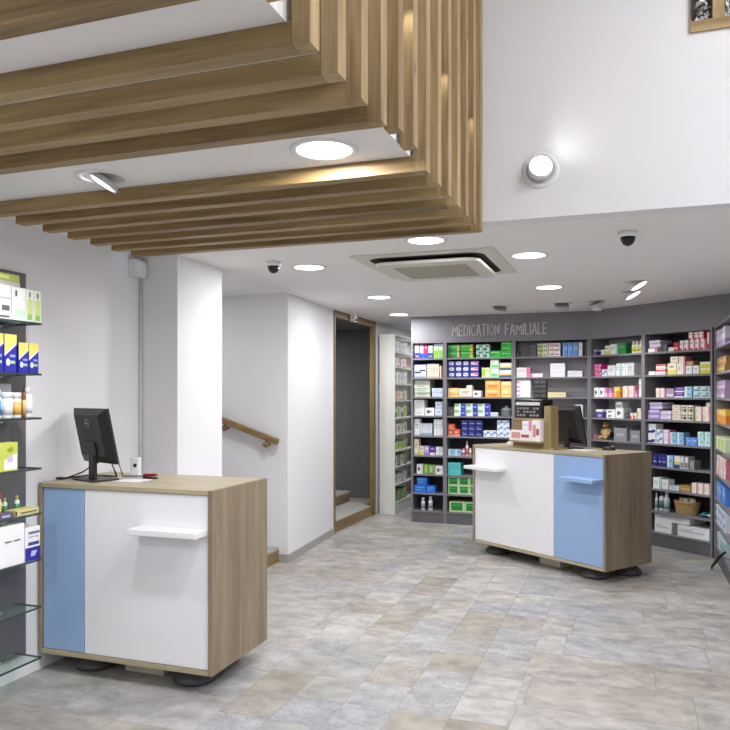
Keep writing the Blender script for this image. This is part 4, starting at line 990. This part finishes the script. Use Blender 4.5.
('B2',3,1.237,1.416,0.106,2,2,'carton','tealwhite','teal and white carton'),
('B2',4,0.713,0.867,0.097,1,2,'carton','lilac','lilac carton'),
('B2',4,0.872,0.998,0.088,1,2,'carton','lilacwhite','white and lilac carton'),
('B2',4,0.744,0.893,0.069,1,2,'carton','lilacwhite','upper pile lilac and white carton',0.101),
('B2',4,1.004,1.094,0.147,1,3,'carton','cream','cream carton'),
('B2',4,1.098,1.239,0.146,2,2,'carton','rings','cream carton with black ring print'),
('B2',4,1.262,1.416,0.134,2,2,'carton','creampink','cream carton with pink edge'),
('B2',4,1.367,1.416,0.037,1,1,'carton','cream','small cream carton at the very top',0.136),
('B2',5,0.711,0.82,0.19,1,2,'carton','navywhite','white carton with navy wing'),
('B2',5,0.825,0.906,0.138,1,2,'carton','whiteblue','white and blue carton'),
('B2',5,0.909,0.977,0.137,1,2,'carton','pinkend','white and pink carton'),
('B2',5,0.984,1.133,0.116,2,2,'carton','lightblue','light blue carton'),
('B2',5,1.159,1.283,0.076,2,1,'carton','azure','azure blue carton'),
('B2',5,1.287,1.416,0.134,2,2,'carton','aqua','pale aqua carton'),
('B2',6,0.787,0.948,0.128,3,1,'carton','navy','dark navy upright carton'),
('B2',6,0.951,1.022,0.117,1,1,'carton','lightblue','light blue upright carton'),
('B2',6,1.025,1.094,0.116,1,1,'carton','yelband','blue and yellow upright carton'),
('B2',6,1.098,1.183,0.115,2,1,'carton','greyprint','grey white upright carton'),
('B2',6,1.202,1.254,0.085,1,1,'carton','dimlight','small grey carton'),
('B2',7,0.79,0.886,0.109,1,1,'carton','whitemint','white carton with mint edge'),
('B2',7,0.889,0.966,0.098,1,1,'carton','whitegrey','white carton'),
('B2',7,0.971,1.087,0.043,1,1,'carton','paleblue','low pale blue carton'),
('B2',7,1.091,1.209,0.063,1,1,'carton','brown','tan carton'),
('B2',7,1.22,1.416,0.097,3,1,'carton','creampink','white carton with pink edge'),
('B2',8,0.804,0.834,0.178,1,1,'bottle','w','slim white bottle'),
('B2',8,0.838,0.897,0.197,1,1,'bottle','grey','large white bottle with grey cap'),
('B2',8,0.9,0.961,0.196,1,1,'bottle','clear','large clear bottle with white cap'),
('B2',8,0.983,1.251,0.129,1,1,'basket','','tan wicker basket'),
('B2',8,1.278,1.36,0.047,1,1,'pouch','teal','teal foil pouch'),
('B2',8,1.364,1.414,0.046,1,1,'pouch','white','white foil pouch'),
('B2',9,0.804,1.198,0.116,1,1,'longbox','whiteline','long white carton resting on another',0.113),
('B2',9,0.804,1.004,0.112,1,1,'longbox','whiteline','shorter white carton under a long one'),
('B2',9,1.067,1.412,0.107,1,1,'longbox','whiteline','long white carton at right')
]

# ------------------------------------------------------------------ shelving units
def unit(label, loc, rz, L, D, zs, back=UNITD, top=2.112, cols=()):
    t = empty('shelving_unit', label, 'shelving', loc, rz)
    for x0 in (0.0004, L - 0.0204):
        MB().box(x0, x0 + 0.02, 0, D, 0.0, top - 0.0004).build('side_panel', UNIT, t, bevel=0.001)
    MB().box(0.0206, L - 0.0206, D - 0.012, D, 0.0, top - 0.0004).build('back_panel', back, t)
    MB().box(0.0206, L - 0.0206, 0.0, D - 0.0122, top - 0.02, top - 0.0006).build('top_board', UNIT, t)
    MB().box(0.0206, L - 0.0206, 0.012, 0.030, 0.0, zs[-1] - 0.0202).build('plinth', PLINTH, t, bevel=0.001)
    for z in zs:
        MB().box(0.0206, L - 0.0206, 0.004, D - 0.0122, z - 0.018, z).build('shelf', UNIT, t, bevel=0.001)
    return t
unit('narrow grey shelving bay at the left end beside the white tower', (-2.4045, 8.45, 0), 0, 0.4035, 0.38, SHELF_Z)
unit('broad grey shelving bay under the wall lettering with green cartons', (-2.0, 8.45, 0), 0, 0.785, 0.38, SHELF_Z)
unit('pale backed shelving bay behind the far counter monitor', (-1.214, 8.45, 0), 0, 0.813, 0.29, SHELF_Z, UNITM)
unit('left angled shelving bay with pale back and plush toy', BO, BA, 0.70, 0.29, SHELF_Z, UNITM)
unit('right angled shelving bay with wicker basket and white long cartons', BO + Vector((0.7005 * math.cos(BA), 0.7005 * math.sin(BA), 0)), BA, 0.765, 0.38, SHELF_Z)
unit('shelving along the right wall, cut off by the photo edge', (0.735, 7.497, 0), R(-90), 1.55, 0.36, SHELF_Z, UNITM)
TZ = [2.03, 1.84, 1.63, 1.42, 1.20, 1.0, 0.79, 0.59, 0.37, 0.15]
t = empty('shelf_tower', 'tall white shelf tower standing end-on beside the dark doorway', 'shelving', (-2.73, 8.86, 0), R(90))
LT = 1.35
for x0 in (0.0, LT - 0.02): MB().box(x0, x0 + 0.02, 0, 0.20, 0, 2.245).build('side_panel', TOWER, t, bevel=0.001)
MB().box(0.0202, LT - 0.0202, 0.19, 0.20, 0, 2.245).build('back_panel', TOWER, t)
MB().box(0.0202, LT - 0.0202, 0, 0.1898, 2.225, 2.245).build('top_board', TOWER, t)
MB().box(0.0202, LT - 0.0202, 0.006, 0.02, 0, 0.13).build('plinth', TOWER, t)
for z in TZ: MB().box(0.0202, LT - 0.0202, 0.002, 0.1898, z - 0.018, z).build('shelf', TOWER, t, bevel=0.001)

for it in ITEMS: item(*it)

# right wall shelves, seen at a grazing angle
MC = Matrix.Translation((0.735, 7.497, 0)) @ Matrix.Rotation(R(-90), 4, 'Z')
CR = [(5, 1, .15, 'lilacwhite', 'white and lilac carton'), (5, 2, .13, 'brown', 'tan carton'), (5, 2, .15, 'mauve', 'mauve carton'), (5, 1, .12, 'yelorange', 'yellow carton'),
      (5, 1, .11, 'limewhite', 'pale lime carton'), (5, 3, .165, 'creampink', 'pink and cream carton'), (5, 1, .15, 'azure', 'strong blue carton'), (5, 2, .16, 'whiteblue', 'white and blue carton'), (5, 1, .12, 'tealwhite', 'white and teal carton')]
NEAR = ['farthest', 'second farthest', 'middle', 'second nearest', 'nearest']
for k, (nx, nz, h, stl, ds) in enumerate(CR):
    w = 0.128
    for i in range(nx):
        for j in range(nz):
            hh = h / nz
            lab = '%s, %s%s, %s shelf of right wall shelving' % (ds, NEAR[i], (', ' + LAYER[nz][j] + ' layer') if nz > 1 else ' one', ORD[k])
            place(carton_mesh(w - .006, hh - .0012, .2, stl), 'medicine_box', lab, 'box', 'cartons on the %s shelf of the right wall shelving' % ORD[k],
                  MC @ Matrix.Translation((0.03 + w * (i + .5), 0.012 + rj.uniform(0, .012), SHELF_Z[k] + .0005 + (hh + .0008) * j)))
t = empty('carrier_strap', 'black strap loop hanging out from the lowest right wall shelf', 'strap', (0.715, 6.9, 0.15))
b = MB(); pts = [(0.034, -0.10, 0.045), (0.0, -0.03, 0.0), (-0.03, 0.02, -0.06), (-0.05, 0.05, -0.105), (-0.046, 0.07, -0.12)]; pts = [(p[0], p[1] * 1.3, p[2] * 1.15) for p in pts]
b.tube(pts, 0.009); b.tube([(0.034, -0.06, 0.03), (0.006, 0.0, -0.02), (-0.012, 0.03, -0.06), (-0.046, 0.07, -0.118)], 0.008)
b.build('webbing', BLACK, t)

# white tower stock
MT = Matrix.Translation((-2.73, 8.86, 0)) @ Matrix.Rotation(R(90), 4, 'Z')
TS = [('whitegrey', 'white carton'), ('whitegrey', 'white carton'), ('whiteprint', 'white carton with dark print'), ('whitegrey', 'white carton'), ('whitered', 'white and red carton'), ('greyprint', 'grey printed carton'),
      ('cream', 'cream carton'), ('limewhite', 'lime and cream carton'), ('whiteprint', 'white carton with dark print'), ('palegreen', 'pale green carton'), ('leafgrey', 'grey green carton')]
for k, z in enumerate(TZ):
    stl, ds = TS[k + 1] if k > 1 else TS[k]
    hs = [.12, .10, .14, .11, .13][k % 5]
    for i in range(4):
        s_, d_ = (stl, ds) if i % 2 == 0 or k in (2, 6, 9) else (TS[(k + 3) % 11])
        place(carton_mesh(.12, hs + (.012 if i % 2 else 0), .14, s_), 'medicine_box', '%s, %s from the front, %s shelf of white tower' % (d_, ORD[i], ORD[k]), 'box', 'cartons in the white shelf tower',
              MT @ Matrix.Translation((0.095 + .145 * i, 0.018, z + .0005)))

# ------------------------------------------------------------------ lettering on the fascia
GL = {'M': (.8, [[(0, 0), (.06, 1), (.4, .35), (.74, 1), (.8, 0)]]), 'E': (.5, [[(.5, 1), (0, 1), (0, 0), (.5, 0)], [(0, .5), (.4, .5)]]), 'D': (.58, [[(0, 0), (0, 1), (.36, .9), (.58, .55), (.5, .2), (.3, 0), (0, 0)]]),
      'I': (.05, [[(.02, 0), (.02, 1)]]), 'C': (.52, [[(.52, .85), (.34, 1), (.1, .85), (0, .5), (.1, .15), (.34, 0), (.52, .14)]]), 'A': (.6, [[(0, 0), (.28, 1), (.36, 1), (.6, 0)], [(.1, .35), (.52, .35)]]),
      'T': (.6, [[(0, 1), (.6, 1)], [(.3, 1), (.3, 0)]]), 'O': (.56, [[(.28, 0), (.06, .2), (0, .5), (.06, .8), (.28, 1), (.5, .8), (.56, .5), (.5, .2), (.28, 0)]]), 'N': (.58, [[(0, 0), (0, 1), (.58, 0), (.58, 1)]]),
      'F': (.5, [[(0, 0), (0, 1), (.5, 1)], [(0, .52), (.4, .52)]]), 'L': (.46, [[(0, 1), (0, 0), (.46, 0)]])}
TXT = 'MEDICATION FAMILIALE'
tot = sum((GL[c][0] if c != ' ' else .45) for c in TXT) + .27 * (len(TXT) - 1)
LW, LH = 1.055, 0.122
sx = LW / tot
t = empty('wall_lettering', 'pale narrow lettering reading MEDICATION FAMILIALE on the grey fascia', 'lettering', (-1.908, 8.4495, 2.166))
x = 0.0
for ci, c in enumerate(TXT):
    if c != ' ':
        wd, st = GL[c]; b = MB(); th = 0.006
        for pl in st:
            for (a0, b0), (a1, b1) in zip(pl, pl[1:]):
                p0 = Vector((x + a0 * sx, b0 * LH)); p1 = Vector((x + a1 * sx, b1 * LH)); dd = (p1 - p0).normalized(); n_ = Vector((-dd.y, dd.x)) * th; e_ = dd * th * .6
                b.prism([tuple(p0 - n_ - e_), tuple(p1 - n_ + e_), tuple(p1 + n_ + e_), tuple(p0 + n_ - e_)], -0.006, 0.0, axis='y')
        b.build('letter', LETTER, t)
    x += ((GL[c][0] if c != ' ' else .45) + .27) * sx

# ------------------------------------------------------------------ glass shelves on the left wall
GZ = [1.861, 1.604, 1.381, 1.126, .897, .663, .421, .164]
GX, GY0, GY1 = -2.82, 1.75, 3.045
t = empty('glass_shelving', 'glass shelves on a dark grey back panel along the left wall', 'shelving', (XL, GY1, 0))
MB().box(0.0005, 0.030, GY0 - GY1, 0.085, 0.13, 2.135).build('back_panel', PLINTH, t, bevel=0.002)
for z in GZ:
    s = MB().box(0.0355, GX - XL - 0.002, GY0 - GY1, 0, z - 0.010, z).build('glass_shelf', GLASS, t)
    b = MB(); b.box(GX - XL - 0.0018, GX - XL, GY0 - GY1, 0, z - 0.010, z); b.box(0.0355, GX - XL, 0.0002, 0.002, z - 0.010, z)
    b.build('polished_edge', GEDGE, s)
    for y in (-0.12, -0.9): MB().lathe([(0.009, 0), (0.009, 0.035), (0.001, 0.036)], c=(0.0352, y, z - 0.0195), n=12, M=Matrix.Rotation(R(90), 3, 'Y')).build('clip', CHROME, s)
ML = Matrix.Translation((GX, 0, 0)) @ Matrix.Rotation(R(90), 4, 'Z')
def left(name, y0, y1, z, d, me=None, back=0.006, **k):
    return ML @ Matrix.Translation(((y0 + y1) / 2, back, z + 0.0005))
def part_box(t, w, h, d, rects, side, bars=()):
    """carton with its print as parts; local front faces -y"""
    MB().box(-w / 2, w / 2, 0, d, 0, h).build('carton_body', print_mat(side), t, bevel=0.0012)
    for i, (nm, poly, col) in enumerate(rects):
        MB().prism([(-w / 2 + w * a, h * c) for a, c in poly], -0.0006 - 0.0004 * i, -0.0001 - 0.0004 * i, axis='y').build(nm, print_mat(col), t)
    if bars:
        b = MB()
        for a0, a1, c0, c1 in bars: b.box(-w / 2 + w * a0, -w / 2 + w * a1, -0.0034, -0.0029, h * c0, h * c1)
        b.build('small_print', print_mat((92, 92, 104)), t)
def lbox(label, y0, y1, z, h, d, side, rects=(), bars=(), back=0.006, group=None, name='retail_box'):
    o = empty(name, uniq(label), 'box', group=group); o.matrix_world = left('', y0, y1, z, d, back=back)
    part_box(o, y1 - y0 - 0.002, h, d, rects, side, bars)
    return o
Q = lambda a0, a1, c0, c1: [(a0, c0), (a1, c0), (a1, c1), (a0, c1)]
# topmost glass shelf
g1 = 'boxes on the topmost glass shelf'
lbox('white carton with grey print at the photo edge, topmost glass shelf', 2.735, 2.853, GZ[0], .165, .10, (238, 238, 240), [('grey_band', Q(.1, .95, .58, .64), (190, 190, 196))], [(.5, .9, .25, .40), (.3, .9, .05, .1)], group=g1)
lbox('wide white carton with faint mint print, topmost glass shelf', 2.857, 2.947, GZ[0], .162, .10, (240, 244, 240), [('mint_band', Q(.2, .95, .10, .34), (206, 230, 206))], [(.22, .34, .72, .9)], group=g1)
for y0, y1, nm in ((2.949, 2.997, 'left of two'), (3.000, 3.050, 'right of two')):
    lbox('slim white carton showing a lime bottle, %s, topmost glass shelf' % nm, y0, y1, GZ[0], .160, .045, (240, 244, 236), [('lime_bottle_print', [(.12, .04), (.88, .04), (.88, .66), (.62, .74), (.38, .74), (.12, .66)], (206, 224, 140)), ('green_foot_print', Q(.2, .8, .06, .22), (140, 196, 90)), ('grey_cap_print', Q(.36, .64, .76, .92), (130, 130, 124))], group=g1)
o = lbox('white box under flat cartons at the back, topmost glass shelf', 2.76, 3.02, GZ[0], .205, .055, (226, 228, 226), back=.112, group=g1)
for y0, y1, c, nm in ((2.74, 2.84, (170, 70, 170), 'purple flat carton on top of the back box, topmost glass shelf'), (2.845, 3.015, (206, 220, 110), 'lime flat carton on top of the back box, topmost glass shelf')):
    lbox(nm, y0, y1, GZ[0] + .2058, .036, .055, c, [('pale_print', Q(.1, .6, .3, .7), tuple(min(255, v + 40) for v in c))], back=.111, group=g1)
# second shelf: yellow and blue cartons
g2 = 'yellow and blue cartons on the second glass shelf'
def yb(label, y0, y1, h):
    o = lbox(label, y0, y1, GZ[1], h, .07, (34, 36, 158), [('yellow_top', [(0, 1), (0, .50), (1, .80), (1, 1)], (234, 218, 110)), ('white_slash', [(0, .50), (0, .42), (1, .745), (1, .80)], (236, 238, 236)),
        ('white_ring', [(.28 + .17 * math.cos(a * PI / 6), .27 + .10 * math.sin(a * PI / 6)) for a in range(12)], (214, 228, 238)), ('green_dash', Q(.42, .86, .23, .31), (160, 206, 150)), ('pale_words', Q(.42, .86, .40, .47), (150, 156, 226))], group=g2)
yb('yellow and blue carton cut by the photo edge, second glass shelf', 2.722, 2.806, .185)
yb('taller yellow and blue carton with white slash, second glass shelf', 2.811, 2.888, .185)
yb('shorter yellow and blue carton, middle of the second glass shelf', 2.900, 2.965, .150)
yb('shorter yellow and blue carton at the end of the second glass shelf', 2.967, 3.033, .150)
# third shelf
def lbottle(label, y0, y1, z, h, style, back=0.006, group=None, tub=False, extra=None):
    w = y1 - y0; o = empty('tub' if tub else 'bottle', uniq(label), 'tub' if tub else 'bottle', group=group); o.matrix_world = left('', y0, y1, z, 0, back=back + w / 2); body, cap, lab = BOT[style]; r = w / 2
    if tub:
        MB().lathe([(r * .94, 0), (r, .004), (r, h * .74), (r * .96, h * .76)], n=36).build('tub_body', print_mat(body, .3), o)
        MB().lathe([(r * 1.0, h * .765), (r * 1.0, h * .97), (r * .95, h), (.0005, h)], n=36).build('lid', print_mat(cap, .35), o)
        MB().lathe([(r * 1.004, h * .12), (r * 1.005, h * .62)], n=36).build('label_band', print_mat(lab), o)
    else:
        MB().lathe([(r * .92, 0), (r, .004), (r, h * .68), (r * .8, h * .76), (r * .45, h * .80)], n=28).build('bottle_body', print_mat(body, .3), o)
        MB().lathe([(r * .5, h * .79), (r * .52, h * .97), (r * .44, h), (.0005, h)], n=24).build('cap', print_mat(cap, .35), o)
        MB().lathe([(r * 1.005, h * .14), (r * 1.006, h * .56)], n=28).build('label_band', print_mat(lab), o)
    return o
BOT['milk'] = ((238, 238, 240), (236, 236, 240), (224, 224, 228)); BOT['gold'] = ((238, 238, 238), (240, 238, 236), (220, 178, 90)); BOT['redwhite'] = ((240, 226, 200), (190, 40, 44), (236, 206, 120)); BOT['sky'] = ((226, 234, 244), (200, 214, 236), (70, 150, 210))
g3 = 'white containers on the third glass shelf'
lbottle('white and sky blue tub at the photo edge, third glass shelf', 2.735, 2.815, GZ[2], .14, 'sky', group=g3, tub=True)
lbottle('wide white tub with pale label, third glass shelf', 2.820, 2.882, GZ[2], .128, 'milk', group=g3, tub=True)
lbottle('white tub with gold label, third glass shelf', 2.885, 2.932, GZ[2], .126, 'gold', group=g3, tub=True)
lbottle('slim brown bottle between tub and white bottle, third glass shelf', 2.936, 2.954, GZ[2], .160, 'amber', group=g3)
lbottle('tall white bottle at the end of the third glass shelf', 2.956, 3.004, GZ[2], .152, 'milk', group=g3)
lbox('grey carton standing behind the tubs, third glass shelf', 2.84, 2.95, GZ[2], .170, .05, (176, 174, 180), back=.10)
# fourth
lbox('lime and white carton with leaf print, fourth glass shelf', 2.762, 2.896, GZ[3], .138, .06, (202, 210, 96), [('white_panel', [(.35, .05), (.95, .05), (.95, .62), (.6, .5), (.35, .4)], (238, 238, 236)), ('violet_print', Q(.5, .75, .32, .52), (206, 190, 226)), ('leaf_print', [(.45, .75), (.6, .66), (.8, .72), (.7, .86)], (150, 166, 50))])
# fifth
lbottle('round red capped tub, fifth glass shelf', 2.752, 2.842, GZ[4], .125, 'redwhite', tub=True, back=.03)
for y0, nm in ((2.858, 'left of three'), (2.890, 'middle of three'), (2.970, 'right of three')):
    lbottle('small bottle with yellow cap, %s, fifth glass shelf' % nm, y0, y0 + .026, GZ[4], .088, 'limecap', back=.085, group='small yellow capped bottles')
lbox('flat yellow carton lying at the end of the fifth glass shelf', 2.880, 3.035, GZ[4], .030, .07, (214, 202, 130), [('dark_end', Q(0, .06, .1, .9), (60, 56, 30))], [(.2, .9, .4, .6)])
lbox('flat dark blue carton lying on the fifth glass shelf', 2.765, 2.868, GZ[4], .026, .07, (90, 80, 120), [('pale_print', Q(.3, .8, .3, .7), (190, 180, 190))])
# sixth
lbox('large plain white carton with small grey print, sixth glass shelf', 2.735, 2.938, GZ[5], .198, .12, (240, 240, 242), [], [(.38, .58, .60, .63), (.66, .86, .60, .63)])
lbox('white carton with navy foot at the end of the sixth glass shelf', 2.942, 3.043, GZ[5], .168, .12, (238, 238, 242), [('navy_foot', Q(0, 1, 0, .40), (38, 34, 156)), ('pale_mark', [(.35, .14), (.62, .12), (.8, .28), (.42, .30)], (190, 196, 236)), ('navy_word', Q(.18, .92, .46, .56), (70, 66, 140)), ('grey_word', Q(.2, .95, .80, .87), (110, 106, 130)), ('grey_line', Q(.2, .6, .70, .73), (160, 160, 170)), ('red_dot', Q(.72, .80, .68, .74), (150, 50, 70))])

# ------------------------------------------------------------------ on the display stand
def dsm(x, y, z): return M2 @ Matrix.Translation((0.715, 0.09, 1.0202)) @ Matrix.Rotation(R(2), 4, 'Z') @ Matrix.Translation((x, y, z))
o = empty('display_box', 'black display box with pale rows on top of the oak stand', 'display box'); o.matrix_world = dsm(-0.055, -0.04, 0.2656)
MB().box(-0.16, 0.16, 0, 0.14, 0, 0.165).build('box_shell', BLACKG, o, bevel=0.003)
MB().box(-0.14, 0.13, -0.004, -0.0003, 0.115, 0.142).build('title_strip', print_mat((206, 204, 206)), o)
b = MB()
for r_ in range(3):
    for c_ in range(7):
        if (r_ * 7 + c_) % 5 != 3: b.box(-0.13 + c_ * 0.037, -0.103 + c_ * 0.037, -0.003, -0.0003, 0.018 + r_ * 0.03, 0.036 + r_ * 0.03)
b.build('pale_tags', print_mat((128, 124, 122)), o)
o = empty('card_rack', 'small black card rack standing on the black display box', 'rack'); o.matrix_world = dsm(0.03, -0.01, 0.4314)
MB().box(-0.075, 0.075, 0.03, 0.04, 0, 0.175).build('back_plate', BLACK, o, bevel=0.002)
MB().box(-0.075, 0.075, 0.0, 0.0298, 0, 0.012).build('foot_plate', BLACK, o)
for r_ in range(4):
    for c_ in range(2): MB().box(-0.066 + c_ * .07, -0.004 + c_ * .07, 0.022, 0.0298, 0.02 + r_ * .04, 0.048 + r_ * .04).build('card', print_mat((84, 84, 88)), o)
for lab, x0, x1, z, h, stl in (('white and red carton lying low in the oak stand holder', -0.225, 0.03, 0.0712, .088, 'pinkwhite'), ('small white and red carton on top in the oak stand holder', -0.075, 0.028, 0.1604, .082, 'pinkend'), ('upright white carton with red print at right of the stand holder', 0.034, 0.126, 0.0712, .178, 'pinkwhite')):
    place(carton_mesh(x1 - x0, h, .05, stl), 'carton', lab, 'box', 'cartons in the oak display stand', dsm((x0 + x1) / 2, -0.098, z))
pm = MB(); pm.prism([(-.10, -.05), (.12, -.08), (.15, .06), (-.08, .09)], 0, .002); pm.prism([(-.05, -.08), (.17, -.03), (.12, .10), (-.09, .06)], .0022, .004)
tag(pm.build('paper_sheets', print_mat((226, 224, 224)), loc=on2(1.06, 0.24, 1.0203), rz=RZ2), 'loose papers in front of the monitor on the far counter', 'paper')
t = empty('computer_mouse', 'black computer mouse on the far counter near the monitor', 'mouse', on2(1.19, 0.47, 1.0202), RZ2 + R(30))
MB().lathe([(.030, 0), (.034, .006), (.030, .022), (.016, .032), (.001, .034)], n=24, M=Matrix.Diagonal((1.7, 1, 1))).build('mouse_body', BLACK, t)
MB().lathe([(.001, -.004), (.008, -.003), (.008, .003), (.001, .004)], c=(.03, 0, .029), n=14, M=Matrix.Rotation(R(90), 3, 'X')).build('wheel', GPLAS, t)
t = empty('round_tin', 'small round white tin at the left of the far counter top', 'tin', on2(0.24, 0.27, 1.0202))
MB().lathe([(.036, 0), (.038, .003), (.038, .016)], n=28).build('tin_body', WPLAS, t)
MB().lathe([(.039, .0165), (.039, .024), (.034, .027), (.001, .027)], n=28).build('lid', print_mat((240, 236, 222)), t)

# plush toy and tape dispenser in the left angled bay
MB1 = Matrix.Translation(BO) @ Matrix.Rotation(BA, 4, 'Z')
PL = mat('tan_plush', (196, 166, 116), .95, var=.18, scale=70, bump=.4); PLD = mat('brown_plush', (150, 116, 76), .95, var=.18, scale=70, bump=.4)
def ball(b, c, r, m=0):
    M_ = Matrix.Diagonal((r[0], r[1], r[2])); n = 9
    return b.lathe([(max(.001, math.sin(PI * i / n)), -math.cos(PI * i / n)) for i in range(n + 1)], c=c, n=18, M=M_, m=m)
o = empty('plush_toy', uniq('tan plush toy sitting on the fifth shelf, left angled bay'), 'soft toy'); o.matrix_world = MB1 @ Matrix.Translation((0.135, 0.12, 1.0125))
ball(MB(), (0, 0, .062), (.052, .045, .062)).build('body', PL, o)
hd = ball(MB(), (0, -.006, .150), (.040, .038, .036)).build('head', PLD, o)
ball(ball(MB(), (-.030, 0, .183), (.014, .008, .014)), (.030, 0, .183), (.014, .008, .014)).build('ears', PLD, hd)
ball(MB(), (0, -.042, .142), (.016, .012, .012)).build('muzzle', PL, hd)
for s_ in (-1, 1):
    ball(MB(), (s_ * .052, -.012, .078), (.016, .018, .040)).build('arm', PL, o)
    ball(MB(), (s_ * .036, -.050, .020), (.020, .040, .020)).build('leg', PL, o)
o = empty('tape_dispenser', uniq('small black tape dispenser beside the tan plush toy'), 'tape dispenser'); o.matrix_world = MB1 @ Matrix.Translation((0.252, 0.06, 1.0125))
MB().prism([(-.05, 0), (.05, 0), (.05, .03), (.03, .03), (.02, .018), (-.005, .018), (-.02, .05), (-.045, .05)], -.016, .016, axis='y').build('dispenser_body', BLACK, o, bevel=.003)
MB().lathe([(.030, -.012), (.030, .012)], c=(.012, 0, .056), n=24, M=Matrix.Rotation(R(90), 3, 'X')).build('tape_roll', BLACKG, o)

# ------------------------------------------------------------------ daylight through the shop front, camera
wd = bpy.data.worlds.new('overcast_sky'); SC.world = wd; wd.use_nodes = True
bg = wd.node_tree.nodes['Background']; bg.inputs[0].default_value = (0.86, 0.92, 1.0, 1); bg.inputs[1].default_value = 0.7

cam = bpy.data.cameras.new('camera'); co = bpy.data.objects.new('camera', cam); COL.objects.link(co); SC.camera = co
co.location = (0, 0, 1.5); co.rotation_euler = (R(90), 0, R(19.41))
cam.sensor_width = 36; cam.sensor_fit = 'HORIZONTAL'; cam.lens = 748 / 730 * 36; cam.shift_y = (394 - 365) / 730; cam.clip_start = 0.05
vs = SC.view_settings; vs.view_transform = 'Standard'; vs.look = 'None'; vs.gamma = 1.0; vs.exposure = 0.17; vs.use_curve_mapping = False
